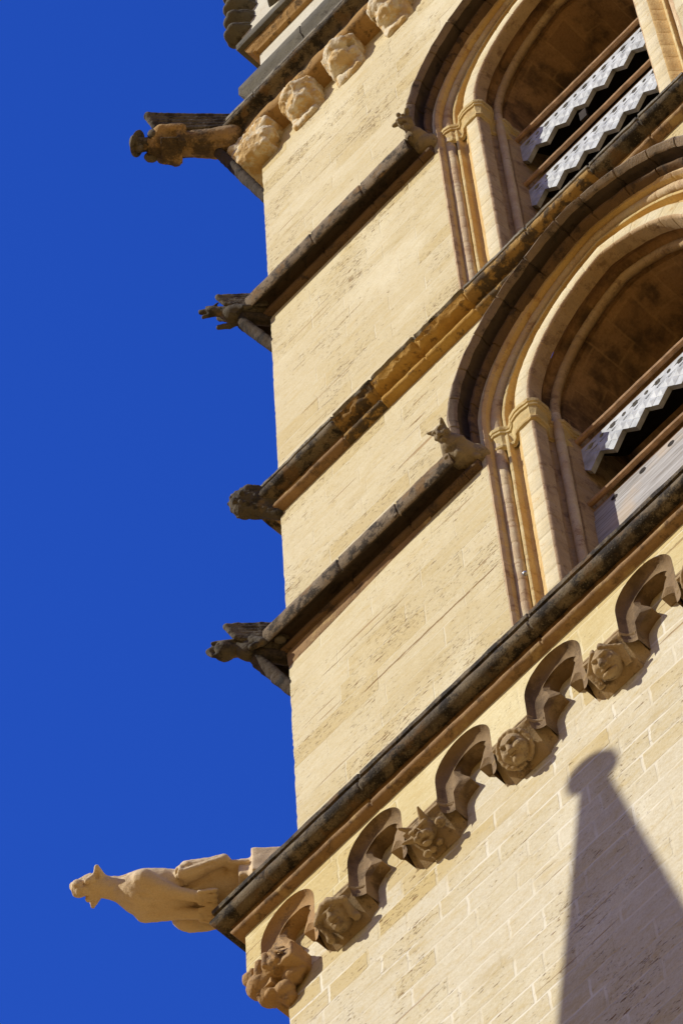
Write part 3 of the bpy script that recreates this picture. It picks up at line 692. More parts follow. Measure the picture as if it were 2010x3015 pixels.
# ------------------------------------------------------------------ carved corbels
FN = np.array((0, -R2, -R2)); FT = np.array((0, -R2, R2))                   # face normal (out and down), face up
def face_frame(x): return ((x, -.222, 27.80), (1.08, 0, 0), FN * 1.06, FT * .97)
def face(kind):
    P = [('e', (0, .01, 0), (.098, .085, .122), .01),
         ('c', (0, .085, .035), (0, .115, -.018), .014, .021, .015),                  # nose
         ('e', (-.018, .098, -.02), (.013, .012, .012), .008), ('e', (.018, .098, -.02), (.013, .012, .012), .008),
         ('e', (0, .07, -.085), (.04, .035, .03), .03),
         ('c', (-.05, .078, .055), (-.012, .092, .048), .012, .01, .012), ('c', (.05, .078, .055), (.012, .092, .048), .012, .01, .012),
         ('-e', (-.037, .092, .027), (.022, .018, .013), .008), ('-e', (.037, .092, .027), (.022, .018, .013), .008),
         ('e', (-.037, .07, .026), (.016, .016, .010), .004), ('e', (.037, .07, .026), (.016, .016, .010), .004)]
    if kind == 'woman':
        P += [('c', (-.03, .087, -.052), (.03, .087, -.052), .010, .010, .008), ('c', (-.022, .086, -.068), (.022, .086, -.068), .010, .010, .008), ('-e', (0, .10, -.060), (.032, .012, .004), .004)]
        for s in (-1, 1):
            for k in range(3):
                P += [('c', (s * .02, .035 + .02 * k, .125 - .012 * k), (s * (.105 + .008 * k), .03 + .012 * k, .045), .026, .024, .012), ('c', (s * (.105 + .008 * k), .03 + .012 * k, .045), (s * (.118 - .01 * k), .02 + .012 * k, -.07), .022, .020, .01)]
            P += [('e', (s * .115, .03, -.105), (.03, .03, .03), .02)]
    if kind == 'beast':
        P = [('e', (0, .0, .02), (.085, .07, .085), .01), ('e', (0, .06, -.035), (.062, .06, .05), .03),
             ('e', (-.03, .10, -.03), (.03, .026, .024), .012), ('e', (.03, .10, -.03), (.03, .026, .024), .012), ('e', (0, .115, -.012), (.022, .018, .016), .01),
             ('-e', (0, .105, -.062), (.05, .03, .012), .008), ('e', (0, .085, -.09), (.03, .045, .016), .012),
             ('c', (-.06, .06, .055), (-.015, .085, .045), .018, .012, .012), ('c', (.06, .06, .055), (.015, .085, .045), .018, .012, .012),
             ('-e', (-.036, .082, .025), (.018, .02, .011), .008), ('-e', (.036, .082, .025), (.018, .02, .011), .008),
             ('e', (-.036, .062, .024), (.013, .015, .009), .004), ('e', (.036, .062, .024), (.013, .015, .009), .004),
             ('c', (-.06, .02, .08), (-.105, .07, .14), .028, .008, .015), ('c', (.05, .02, .09), (.075, .06, .165), .03, .008, .015),
             ('c', (-.085, .0, .03), (-.155, .04, .05), .03, .008, .012),
             ('e', (.13, .035, -.02), (.036, .034, .04), .01), ('e', (.135, .06, -.01), (.02, .02, .02), .008),
             ('e', (-.06, .03, -.125), (.03, .03, .026), .012), ('e', (-.01, .03, -.13), (.024, .03, .024), .012), ('e', (.05, .02, -.12), (.026, .03, .024), .012)]
    if kind == 'cheeks':
        P += [('e', (.055, .065, -.02), (.045, .046, .045), .012), ('e', (-.055, .06, -.025), (.038, .04, .04), .012), ('e', (-.005, .08, -.093), (.032, .03, .024), .012),
              ('c', (-.022, .088, -.052), (.022, .088, -.052), .012, .012, .006), ('-e', (0, .102, -.058), (.022, .014, .005), .004)]
        for a in range(-70, 251, 20):
            b = a + 20; P.append(('c', (.118 * math.cos(math.radians(a)), .02, .132 * math.sin(math.radians(a))), (.118 * math.cos(math.radians(b)), .02, .132 * math.sin(math.radians(b))), .017, .017, .008))
    if kind == 'laugh':
        P += [('-e', (0, .095, -.062), (.045, .024, .013), .008), ('c', (-.05, .075, -.048), (0, .09, -.048), .010, .012, .006), ('c', (.05, .075, -.048), (0, .09, -.048), .010, .012, .006),
              ('c', (-.045, .072, -.085), (.045, .072, -.085), .016, .016, .01), ('e', (.06, .055, -.01), (.03, .035, .035), .015), ('e', (-.06, .055, -.01), (.03, .035, .035), .015)]
        for s in (-1, 1):
            for k in range(3):
                P.append(('c', (s * .03, .02 + .015 * k, .135 - .012 * k), (s * (.112 + .014 * k), .015, .03), .016, .015, .006)); P.append(('c', (s * (.112 + .014 * k), .015, .03), (s * (.10 + .014 * k), .015, -.10), .015, .013, .006))
    return P
def corbel(i, c, kind, label, mat=None):
    """console block between two arches; c = its centre"""
    hw = SP / 2 - AR                                     # half width at the band
    mat = mat or M['head']
    mb = MB(); secs = [(.285, ZB, 0), (.285, 27.955, 0), (.275, 27.945, .0), (.285, 27.935, 0), (.296, 27.915, .004), (.290, 27.893, .0), (.270, 27.88, -.004), (.25, 27.86, -.006),
                       (.21, 27.815, -.004), (.17, 27.77, .0), (.135, 27.73, .0), (.105, 27.695, .0), (.09, 27.68, .0)]
    rings = []; nx = 8; lw = hw + .0755
    cav = [(0, .0), (.006, .022), (.018, .045), (.038, .062), (.0755, .078)]          # the arch cavetto runs down beside the block
    for p, z, e in secs:
        k = 1.0 if z < 27.835 else .955; j = 0 if z < 27.835 else .003
        q = [(lw * k if False else lw - j, min(-.08, -(p - .079 - j)))]
        side = [(lw - j, -.08)] + [(hw + e + (ex - j if ex > .02 else ex), -max(.081, p - dp - j * (dp > .03))) for ex, dp in cav[::-1]]
        rings.append([(c - x, y, z) for x, y in side] + [(c + (hw + e) * (2 * t / nx - 1), -max(.081, p), z) for t in range(1, nx)] + [(c + x, y, z) for x, y in side[::-1]])
    mb.loft(rings)
    o = mb.build('carved_corbel', mat, tower, jit=(.004, 15), ang=40, label=label)
    if kind: sculpt('carved_head', face(kind), (-.2, -.1, -.17), (.2, .17, .2), .007, face_frame(c - .012), mat, o, rough=.003, rsc=40)
    return o
kinds = [(1, 'woman', 'corbel carved as a calm woman with wavy hair'), (2, 'beast', 'corbel carved as a snarling horned beast with curled ears'),
         (3, 'cheeks', 'corbel carved as a puffy cheeked man in a round cap'), (4, 'laugh', 'corbel carved as a laughing man with pleated headcloth'),
         (5, 'cheeks', 'corbel carved as a round face at the right edge of the picture'), (6, 'woman', None), (7, 'laugh', None)]
for i, k, lab in kinds: corbel(i, AX[0] + SP * (i - .5), k, lab)
# corner corbel: broken foliage and round lumps wrapping the arris
cw = AX[0] - AR
P = [('b', (-.02, -.12, 27.86), (.17, .16, .095), .02, .02), ('e', (-.20, -.23, 27.80), (.11, .10, .09), .02), ('e', (-.05, -.27, 27.85), (.09, .06, .07), .015), ('e', (-.25, -.28, 27.90), (.06, .06, .06), .015),
     ('c', (-.20, -.31, 27.90), (-.26, -.27, 27.84), .03, .022, .01), ('c', (-.12, -.325, 27.90), (-.16, -.31, 27.82), .03, .022, .01), ('c', (-.05, -.33, 27.91), (-.07, -.325, 27.82), .028, .02, .01), ('c', (.0, -.32, 27.90), (.02, -.30, 27.82), .028, .02, .01),
     ('c', (.02, -.325, 27.905), (.08, -.30, 27.84), .018, .012, .006), ('c', (.035, -.32, 27.925), (.10, -.30, 27.875), .012, .010, .005),
     ('e', (-.17, -.17, 27.72), (.10, .09, .075), .02), ('e', (-.06, -.15, 27.66), (.085, .075, .07), .02), ('e', (-.13, -.21, 27.655), (.045, .04, .03), .01), ('e', (.03, -.15, 27.74), (.08, .07, .06), .02),
     ('-e', (-.08, -.22, 27.71), (.028, .05, .022), .012), ('-e', (-.01, -.24, 27.78), (.05, .03, .016), .012), ('c', (.02, -.20, 27.80), (.11, -.14, 27.75), .035, .03, .012), ('e', (-.05, -.11, 27.60), (.06, .05, .05), .02)]
PW = [((p[0],) + tuple(p[1:])) for p in P]
sculpt('carved_corbel', PW, (-.36, -.42, 27.50), (.18, .05, 28.0), .0085, ((0, 0, 0), (1, 0, 0), (0, 1, 0), (0, 0, 1)), M['archnew'], tower, rough=.006, rsc=22,
       label='broken orange corner corbel of curled leaves and round lumps')
mb = MB(); mb.box((YF + .004, YF + .006, 27.86), (cw - .004, .5, ZB - .004)); mb.box((cw - .09, YF + .03, 27.70), (cw + .055, YL, 28.06)); mb.build('corner_block', M['archnew'], tower, jit=(.004, 12), smooth=False)

# ------------------------------------------------------------------ crown of the tower
cb = MB()
ZK = 43.43
# recess behind the eroded corbels
cb.loft([[(-.0, .022, ZK - .05), (TW, .022, ZK - .05)], [(0, .022, 45.2), (TW, .022, 45.2)]])
cb.loft([[(.0, .0, ZK - .03), (TW, .0, ZK - .03)], [(.0, .022, ZK + .005), (TW, .022, ZK + .005)]])
cb.loft([[(.0, .022, ZK - .05), (.0, TW, ZK - .05)], [(.0, .022, 45.2), (.0, TW, 45.2)]])
cb.build('recessed_frieze', M['wall'], tower, smooth=False)
fa = MB(); n = 80
for tr in (0, 1):
    def pt(t, p, z): return (t, -p, z) if tr == 0 else (-p, t, z)
    rr = []
    for i in range(n + 1):
        t = -.22 + (TW + .4) * i / n
        rr.append([pt(t, q, zz) for q, zz in ((-.06, 43.90), (.10, 43.905), (.19, 43.915), (.225, 43.95), (.235, 44.04), (.225, 44.10), (.1, 44.12))])
    fa.loft(rr)
fa.build('fascia', M['fasc'], tower, jit=(.022, 5), ang=60)
rnd = random.Random(12)
xs = -.02; k = 0
labels = {1: 'eroded stub of a corbel beside the corner gargoyle', 2: 'second eroded corbel stub from the corner', 3: 'eroded corbel stub with a worn round knob and drilled holes'}
while xs < 6.5:
    w_ = rnd.uniform(.165, .20)
    pr = [('b', (0, .03, .42), (w_ * 1.1, .24, .12), .03, .02), ('b', (rnd.uniform(-.02, .02), -.05, .27), (w_ * 1.05, .09, .22), .03, rot('X', rnd.uniform(34, 42)).tolist(), .02), ('b', (rnd.uniform(-.03, .03), .03, .08), (w_ * .85, .10, .10), .04, .03)]
    pr += [('e', (rnd.uniform(-.05, .02), -.17, .38), (w_ * .95, .15, .13), .03), ('e', (rnd.uniform(-.03, .05), -.12, .24), (w_ * .8, .13, .13), .03)]
    for _ in range(12):
        a_, b_ = rnd.uniform(-w_, w_), rnd.uniform(.22, .48); pr.append((rnd.choice(('e', '-e')), (a_, -.02 - .44 * b_ + rnd.uniform(-.03, .02), b_), (rnd.uniform(.03, .07), rnd.uniform(.02, .05), rnd.uniform(.02, .05)), .008))
    if k == 0: pr = [('b', (0.02, .02, .22), (.22, .22, .20), .06, .03), ('e', (.0, -.12, .22), (.26, .16, .17), .04), ('e', (.12, -.08, .42), (.22, .15, .13), .03), ('e', (-.14, .0, .22), (.13, .2, .17), .04), ('-e', (.05, -.27, .34), (.24, .07, .03), .015), ('b', (.06, -.02, .46), (.27, .22, .085), .05, .02), ('e', (-.16, -.16, .40), (.13, .12, .12), .03), ('c', (-.2, -.2, .44), (.26, -.2, .50), .06, .05, .02), ('-e', (.16, -.30, .22), (.08, .06, .07), .02), ('e', (.22, -.12, .26), (.10, .12, .15), .02)]
    sculpt('eroded_corbel', pr, (-.34, -.36, -.08), (.4, .3, .62), .016, ((xs, .02, ZK), (1, 0, 0), (0, 1, 0), (0, 0, 1)), M['lump'], tower, rough=.018, rsc=14, label=labels.get(k) if k else 'large eroded corbel stub wrapping the corner')
    xs += .70 if k == 0 else rnd.uniform(.61, .69); k += 1
cg = MB()
pt_ = [(-.05, .56), (.30, .42), (.375, .40), (.38, .385), (.375, .345), (.355, .335), (.355, .325)] + rollp(.335, .27, .052, 70, -100, 8) + [(.29, .215), (.25, .18), (.23, .12), (.20, .05), (.15, .04)]
moulding('cornice', pt_, 43.92, [M['crust'], M['crust2']], mi_fn=lambda j: 1 if 1 <= j < 9 else 0, first=.3, joints=1.4, jit=(.006, 7), label='black top cornice with a thin pale roll below the parapet')
pp_ = [(-.06, 1.50), (.12, 1.40), (.14, 1.385), (.143, 1.37), (.143, 1.16), (.10, 1.10), (.09, .9), (.09, 0)]
moulding('parapet_base', pp_, 44.35, [M['parap']], first=.8, joints=.9, jit=(.003, 9))
pw = MB(); pw.box((.03, .03, 45.5), (TW - .03, .4, 46.98)); pw.box((.03, .4, 45.5), (.4, TW - .03, 46.98)); pw.build('parapet_wall', M['pale'], tower, smooth=False, jit=(.004, 4))
pm = [(-.10, .30), (.12, .24), (.145, .225), (.147, .21), (.147, .06), (.14, .05), (.09, .035), (.075, -.02), (.04, -.05), (.02, -.09), (-.03, -.10)]
moulding('parapet_moulding', pm, 46.84, [M['parap'], M['fasc']], mi_fn=lambda j: 1 if 6 <= j else 0, first=.9, joints=1.0, jit=(.004, 7))
# pinnacle with crockets on the corner
pin = MB(); 
for (z0, z1, h0, h1) in ((47.08, 47.45, .30, .30), (47.45, 50.2, .27, .10)):
    c0 = .20
    pin.loft([[(c0 - h0, c0 - h0, z0), (c0 + h0, c0 - h0, z0), (c0 + h0, c0 + h0, z0), (c0 - h0, c0 + h0, z0)], [(c0 - h1, c0 - h1, z1), (c0 + h1, c0 - h1, z1), (c0 + h1, c0 + h1, z1), (c0 - h1, c0 + h1, z1)]], closed=True, caps=True)
pino = pin.build('pinnacle', M['pale'], tower, smooth=False, label='corner pinnacle with stacked dark leaf crockets above the parapet')
for k in range(4):
    z = 47.36 + k * .42
    for a in range(4):
        if a == 2: continue
        th = math.radians(225 + 90 * a); dx, dy = math.cos(th), math.sin(th)
        pr = [('e', (.22, 0, .0), (.20, .14, .055), .02), ('c', (.02, 0, -.02), (.36, 0, .03), .08, .05, .03), ('e', (.30, .09, .01), (.08, .06, .05), .02), ('e', (.30, -.09, .01), (.08, .06, .05), .02),
              ('-c', (.1, .05, .075), (.40, .06, .10), .018, .018, .01), ('-c', (.1, -.05, .075), (.40, -.06, .10), .018, .018, .01),
              ('e', (.2, 0, .11), (.16, .12, .03), .01), ('e', (.17, 0, .17), (.14, .10, .03), .01)]
        sculpt('crocket', pr, (-.1, -.2, -.12), (.5, .2, .25), .018, ((.2 + dx * .2, .2 + dy * .2, z), (dx, dy, 0), (-dy, dx, 0), (0, 0, 1)), M['parap'], pino, rough=.006, rsc=14)

# ------------------------------------------------------------------ gargoyles
def thing(name, label, cat, loc, group=None):
    return tag(empty(name, loc), label, cat, group)
def kid(o, parent):
    o.parent = parent; o.matrix_parent_inverse = Matrix.Translation(parent.location).inverted(); return o
def adopt(root, *os_):
    for o in os_:
        o.parent = root
        for v in o.data.vertices: v.co -= root.location
# --- big pale lioness, lower cornice
Z0 = 29.20
LS = lambda q: (.45 + (q[0] - .45) * (.955 if q[0] > .45 else 1), q[1], q[2] + max(0, min(1, (q[0] - 1.2) / .25)) * .05)
lion = thing('gargoyle', 'pale new stone gargoyle of a lean big cat stretched out from the lowest cornice', 'gargoyle', (-.35, -.35, Z0), 'corner gargoyles')
P = [('c', (.45, -.02, .02), (.98, -.01, -.005), .115, .165, .02), ('e', (1.12, -.01, -.01), (.21, .175, .175), .05), ('c', (1.20, .0, .0), (1.44, .005, .03), .115, .078, .05),
     ('e', (1.49, .008, .045), (.105, .088, .088), .025), ('c', (1.53, .01, .02), (1.635, .012, .01), .062, .05, .02), ('e', (1.672, .012, .04), (.028, .036, .026), .01),
     ('e', (1.63, .052, .005), (.05, .03, .04), .01), ('e', (1.63, -.028, .005), (.05, .03, .04), .01), ('e', (1.60, .012, -.038), (.05, .042, .022), .01), ('-c', (1.66, .012, -.012), (1.56, .07, -.012), .007, .006, .006), ('-c', (1.66, .012, -.012), (1.56, -.046, -.012), .007, .006, .006),
     ('c', (1.54, .07, .075), (1.62, .04, .065), .024, .018, .01), ('c', (1.54, -.05, .075), (1.62, -.016, .065), .024, .018, .01),
     ('-e', (1.585, .078, .052), (.024, .02, .014), .006), ('-e', (1.585, -.058, .052), (.024, .02, .014), .006), ('e', (1.578, .066, .052), (.014, .014, .010), .003), ('e', (1.578, -.046, .052), (.014, .014, .010), .003),
     ('c', (1.50, .09, .03), (1.56, .085, -.02), .03, .024, .012), ('c', (1.50, -.075, .03), (1.56, -.065, -.02), .03, .024, .012),
     ('c', (1.475, .085, .045), (1.488, .155, .055), .044, .018, .010), ('c', (1.515, -.075, .01), (1.532, -.135, .0), .042, .018, .010), ('-c', (1.487, .10, .012), (1.495, .155, .035), .020, .006, .005), ('-c', (1.527, -.09, -.028), (1.54, -.135, -.02), .019, .006, .005)]
for s in (-1, 1):                                   # folded forelegs along the belly
    P += [('c', (1.14, s * .125 - .01, -.05), (.93, s * .085 - .015, -.15), .085, .055, .02), ('c', (.93, s * .085 - .015, -.15), (.735, s * .07 - .025, -.19), .05, .042, .010)]
    P += [('-c', (.71, s * .07 - .025 + (k - 1) * .033, -.262), (.60, s * .07 - .025 + (k - 1) * .036, -.235), .014, .014, .004) for k in range(3)] if False else []
    for k in range(4): P.append(('c', (.73, s * .07 - .025 + (k - 1.5) * .030, -.205), (.605, s * .07 - .025 + (k - 1.5) * .041, -.21), .017, .0185, .001))
# hind legs spread over the cornice
P += [('c', (.60, .125, .04), (.80, .14, -.01), .095, .090, .006), ('c', (.84, .15, -.04), (.54, .23, -.01), .070, .046, .004), ('c', (.54, .23, .0), (.475, .17, -.02), .038, .036, .008), ('-c', (.84, .225, -.05), (.58, .28, -.01), .022, .016, .012), ('-c', (.86, .05, -.10), (.58, .17, -.07), .022, .022, .012)]
for k in range(4): P.append(('c', (.485, .14 + .026 * k, -.03), (.37, .085 + .047 * k, -.045), .022, .021, .001))
P += [('c', (.58, -.15, .02), (.80, -.19, -.05), .09, .085, .02), ('e', (.79, -.205, -.06), (.15, .10, .11), .006), ('c', (.72, -.225, -.08), (.56, -.22, -.10), .075, .045, .01)]
P += [('-c', (1.06, -.02, -.195), (.70, -.025, -.25), .022, .022, .02), ('-c', (1.26, .10, .02), (1.40, .075, .06), .014, .012, .02), ('-c', (1.20, -.03, -.185), (1.38, .0, -.09), .016, .012, .02), ('-c', (1.16, .06, -.165), (.96, .03, -.20), .014, .014, .015), ('-c', (1.16, -.10, -.165), (.96, -.07, -.20), .014, .014, .015), ('-c', (.90, .225, -.03), (.84, .05, -.13), .016, .016, .008), ('-c', (.80, .19, -.105), (.62, .235, -.06), .014, .012, .008)]
P += [('c', (.30, -.02, .0), (.60, 0, .0), .15, .14, .03)]
P = [(p[0], LS(p[1]), LS(p[2])) + tuple(p[3:]) if p[0].endswith('c') else (p[0], LS(p[1])) + tuple(p[2:]) for p in P]
body = sculpt('body', P, (.15, -.38, -.32), (1.78, .38, .27), .0105, diag(Z0), M['lion'], None, rough=.0035, rsc=30)
pl = sculpt('plinth', [('b', (.12, .08, -.10), (.22, .21, .16), .015, .01), ('c', (.32, .20, -.2), (.32, .16, .0), .05, .05, .03), ('c', (.34, .0, -.2), (.34, .0, .0), .08, .06, .03), ('b', (.20, .0, -.08), (.24, .22, .12), .02, .01)], (-.15, -.4, -.3), (.7, .45, .35), .018, diag(Z0), M['lion'], None, rough=.007, rsc=8)
adopt(lion, body, pl)

def wing(name, fr, mat, pts, th=.03, n=3, feathers=4):
    """pts: upper edge list and lower edge list (f,s,u) -> a thick feathered blade"""
    up, lo = pts; P = []
    for j in range(feathers):
        t0 = j / max(1, feathers - 1)
        for i in range(len(up) - 1):
            a = tuple(up[i][q] * (1 - t0) + lo[i][q] * t0 for q in range(3)); b = tuple(up[i + 1][q] * (1 - t0) + lo[i + 1][q] * t0 for q in range(3))
            P.append(('c', a, b, th, th, .008))
    P.append(('c', up[0], lo[0], th * 1.5, th * 1.2, .012)); P.append(('c', up[0], up[1], th * 1.4, th, .012))
    A = np.array([p[1] for p in P] + [p[2] for p in P]); lo_, hi_ = A.min(0) - th * 1.5 - .05, A.max(0) + th * 1.5 + .05
    return sculpt(name, P, lo_, hi_, .0125, fr, mat, None, rough=.004, rsc=30)
def bracket(z, f1, u0, u1, fr, mat):
    """sloping stone console under a gargoyle, dying into the corner"""
    P = []
    for s_ in (-.085, -.055, -.025): P.append(('c', (f1, s_ * .6, u0), (-.02, s_, u1), .046, .034, .008))
    P.append(('c', (f1 * .9, 0, u0 + .05), (0, -.03, u0 + .02), .06, .06, .03)); P.append(('c', (f1 * .42, -.05, u1 * .58 + u0 * .42 - .012), (-.02, -.055, u1 - .03), .048, .04, .006))
    return sculpt('support_block', P, (-.2, -.25, u1 - .15), (f1 + .2, .25, u0 + .2), .0125, fr, mat, None, rough=.006, rsc=14)
# --- eagle on the lower hood string
Z0 = 32.88
g = thing('gargoyle', 'dark stone bird with hooked beak and folded wings, second corner gargoyle from the bottom', 'gargoyle', (-.2, -.2, Z0), 'corner gargoyles')
P = [('c', (.03, 0, .02), (.30, 0, .0), .062, .085, .02), ('e', (.29, 0, -.03), (.12, .078, .092), .03), ('c', (.34, 0, .01), (.46, -.005, .02), .066, .056, .025), ('e', (.495, -.005, .005), (.092, .086, .092), .012),
     ('c', (.545, -.005, .035), (.615, -.006, -.005), .052, .030, .006), ('c', (.615, -.006, -.005), (.592, -.006, -.085), .030, .012, .005), ('c', (.53, -.005, -.06), (.575, -.006, -.07), .030, .018, .005), ('-c', (.61, .03, -.045), (.54, .06, -.04), .007, .006, .004), ('-c', (.61, -.04, -.045), (.54, -.07, -.04), .007, .006, .004),
     ('c', (.40, .06, .05), (.59, .045, .045), .020, .016, .004), ('c', (.40, -.07, .05), (.59, -.055, .045), .020, .016, .004), ('-e', (.555, .068, .0), (.026, .018, .02), .004), ('-e', (.555, -.078, .0), (.026, .018, .02), .004), ('e', (.55, .058, .0), (.015, .014, .014), .002), ('e', (.55, -.068, .0), (.015, .014, .014), .002),
     ('-c', (.45, .10, -.02), (.46, .0, -.11), .010, .010, .006), ('-c', (.45, -.10, -.02), (.46, .0, -.11), .010, .010, .006), ('c', (.27, .075, .0), (.20, .10, -.075), .046, .036, .010), ('c', (.20, .10, -.075), (.285, .085, -.125), .03, .028, .006), ('c', (.26, -.075, -.02), (.22, -.085, -.12), .046, .036, .010),
     ('e', (.06, .10, -.05), (.05, .036, .034), .008), ('-c', (.32, -.01, -.135), (.15, -.01, -.12), .016, .016, .012)]
body = sculpt('body', P, (-.05, -.2, -.2), (.72, .2, .18), .0095, diag(Z0), M['garg'], None, rough=.004, rsc=28)
w1 = wing('wing', diag(Z0), M['wing'], ([(.475, .12, .175), (.38, .125, .19), (.20, .125, .185), (.0, .125, .175)], [(.405, .09, .04), (.36, .085, .02), (.22, .085, .0), (.0, .09, .0)]), .019, feathers=6)
w2 = wing('wing', diag(Z0), M['wing'], ([(.46, -.10, .16), (.38, -.105, .165), (.20, -.11, .16), (.0, -.115, .15)], [(.42, -.08, .08), (.36, -.085, .07), (.22, -.09, .06), (.0, -.10, .05)]), .022, feathers=4)
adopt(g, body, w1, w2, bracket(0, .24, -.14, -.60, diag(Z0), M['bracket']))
# --- small winged dragon on the upper hood string
Z0 = 39.66
g = thing('gargoyle', 'dark stone winged dragon with open jaws and outstretched claw, fourth corner gargoyle from the bottom', 'gargoyle', (-.2, -.2, Z0), 'corner gargoyles')
P = [('c', (.05, 0, .03), (.34, 0, .0), .062, .085, .02), ('e', (.30, 0, -.02), (.13, .085, .10), .05), ('c', (.36, .01, .03), (.50, .01, .05), .062, .045, .03), ('e', (.54, .01, .05), (.055, .05, .05), .02),
     ('c', (.55, .01, .06), (.635, .005, .06), .036, .024, .012), ('c', (.54, .0, .01), (.615, -.01, -.02), .026, .018, .008), ('e', (.64, .005, .075), (.018, .022, .014), .008),
     ('c', (.53, .04, .08), (.58, .04, .09), .018, .012, .008), ('c', (.53, -.025, .08), (.58, -.02, .09), .018, .012, .008), ('c', (.51, .045, .08), (.47, .075, .11), .018, .008, .008), ('c', (.51, -.03, .08), (.47, -.06, .11), .018, .008, .008),
     ('c', (.32, -.06, -.03), (.38, -.07, -.11), .045, .032, .02), ('c', (.38, -.07, -.11), (.475, -.075, -.12), .028, .026, .01), ('c', (.30, .06, -.02), (.24, .09, -.07), .045, .03, .02), ('c', (.24, .09, -.07), (.18, .09, -.05), .028, .022, .01),
     ('-c', (.34, -.01, -.12), (.18, -.01, -.13), .012, .012, .02)]
body = sculpt('body', P, (-.05, -.2, -.2), (.72, .2, .18), .0095, diag(Z0), M['garg'], None, rough=.004, rsc=28)
w1 = wing('wing', diag(Z0), M['wing'], ([(.47, .11, .15), (.38, .115, .165), (.20, .115, .165), (.02, .12, .16)], [(.40, .08, .04), (.36, .08, .02), (.22, .08, .0), (.02, .08, .0)]), .019, feathers=6)
w2 = wing('wing', diag(Z0), M['wing'], ([(.46, -.09, .135), (.38, -.095, .14), (.20, -.10, .14), (.02, -.11, .14)], [(.41, -.075, .06), (.36, -.08, .055), (.22, -.085, .05), (.02, -.09, .05)]), .022, feathers=4)
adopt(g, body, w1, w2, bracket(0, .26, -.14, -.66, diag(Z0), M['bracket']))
# --- curled shaggy lump on the mid string
Z0 = 35.56
g = thing('gargoyle', 'blackened shaggy beast curled into a lump at the corner, middle one of the five gargoyles', 'gargoyle', (-.15, -.15, Z0), 'corner gargoyles')
P = [('e', (.24, 0, .02), (.17, .13, .13), .02), ('e', (.34, .0, .0), (.085, .10, .11), .03), ('e', (.30, -.02, -.09), (.085, .08, .07), .03), ('e', (.20, -.02, -.10), (.10, .08, .06), .03), ('c', (.26, .11, .05), (.06, .09, .02), .045, .036, .02), ('e', (.035, .075, .0), (.04, .04, .05), .012),
     ('c', (.26, -.11, .05), (.08, -.09, -.02), .045, .036, .02), ('e', (.39, .04, .03), (.03, .04, .045), .015), ('e', (.39, -.05, .02), (.03, .04, .045), .015), ('e', (.37, .0, -.06), (.04, .04, .03), .015),
     ('-e', (.22, .05, -.11), (.06, .03, .03), .02), ('c', (.02, 0, -.06), (.18, 0, -.06), .10, .10, .03), ('c', (.16, 0, -.12), (.02, 0, -.24), .07, .05, .03)]
for i in range(34):
    a, b = random.uniform(-2.4, 2.4), random.uniform(-1.1, 1.1)
    P.append(('e', (.27 + .15 * math.cos(a) * math.cos(b), .125 * math.sin(a) * math.cos(b), .0 + .13 * math.sin(b)), (.024, .02, .02), .01))
body = sculpt('body', P, (-.12, -.24, -.34), (.5, .24, .22), .0095, diag(Z0), M['garg'], None, rough=.008, rsc=32)
adopt(g, body)
# --- winged figure with hat and book, top cornice
Z0 = 44.06
g = thing('gargoyle', 'topmost gargoyle, a winged robed figure in a broad round hat holding an open book', 'gargoyle', (-.35, -.35, Z0), 'corner gargoyles')
P = [('c', (.30, .03, .02), (.62, .02, .02), .17, .13, .03), ('c', (.60, .02, .02), (1.0, .02, .05), .125, .14, .05), ('e', (.98, .02, .05), (.14, .17, .13), .05), ('c', (1.05, .02, .06), (1.18, .02, .07), .075, .06, .04), ('e', (1.22, .015, .07), (.085, .075, .085), .02),
     ('e', (1.10, -.09, .02), (.07, .05, .07), .02), ('e', (1.05, .12, .05), (.07, .06, .08), .03),
     ('c', (1.0, .16, .06), (.80, .19, .02), .065, .055, .03), ('c', (.80, .19, .02), (.80, .10, -.13), .05, .04, .02), ('c', (1.0, -.13, .06), (.86, -.15, .0), .065, .055, .03), ('c', (.86, -.15, .0), (.84, -.10, -.13), .05, .04, .02)]
for k in range(4):
    P.append(('c', (.825 - .022 * k, .115, -.145), (.825 - .022 * k, .065, -.155), .013, .010, .005)); P.append(('c', (.87 - .022 * k, -.085, -.145), (.87 - .022 * k, -.045, -.155), .013, .010, .005))
P += [('c', (.58, .10, .0), (.34, .12, -.02), .06, .07, .03), ('c', (.60, .02, -.07), (.34, .04, -.10), .05, .06, .03), ('-c', (.66, .06, -.12), (.38, .08, -.14), .018, .022, .02), ('c', (.62, -.06, .0), (.36, -.07, -.02), .06, .08, .04)]
# face turned to the ground
P += [('c', (1.225, .015, -.0), (1.205, .015, -.03), .016, .018, .01), ('-e', (1.245, .045, .0), (.014, .016, .016), .006), ('-e', (1.245, -.015, .0), (.014, .016, .016), .006), ('e', (1.17, .015, .0), (.03, .035, .025), .015), ('-e', (1.185, .015, -.012), (.006, .025, .012), .004)]
body = sculpt('body', P, (.08, -.3, -.25), (1.36, .33, .26), .0125, diag(Z0), M['angel'], None, rough=.006, rsc=20)
hood = sculpt('hood', [('e', (1.225, .015, .07), (.088, .08, .09), .01), ('c', (1.06, .02, .055), (1.19, .018, .065), .085, .068, .02), ('e', (1.11, -.10, .01), (.075, .055, .075), .015), ('e', (1.07, .125, .05), (.07, .06, .08), .015), ('-e', (1.215, .015, -.03), (.05, .05, .05), .01), ('e', (1.22, .015, .0), (.045, .04, .05), .01),
     ('c', (1.235, .015, -.035), (1.21, .015, -.052), .012, .014, .006), ('-e', (1.245, .038, -.038), (.012, .014, .016), .005), ('-e', (1.245, -.010, -.038), (.012, .014, .016), .005)], (.95, -.2, -.12), (1.36, .24, .2), .0095, diag(Z0), M['wing'], None, rough=.003, rsc=30)
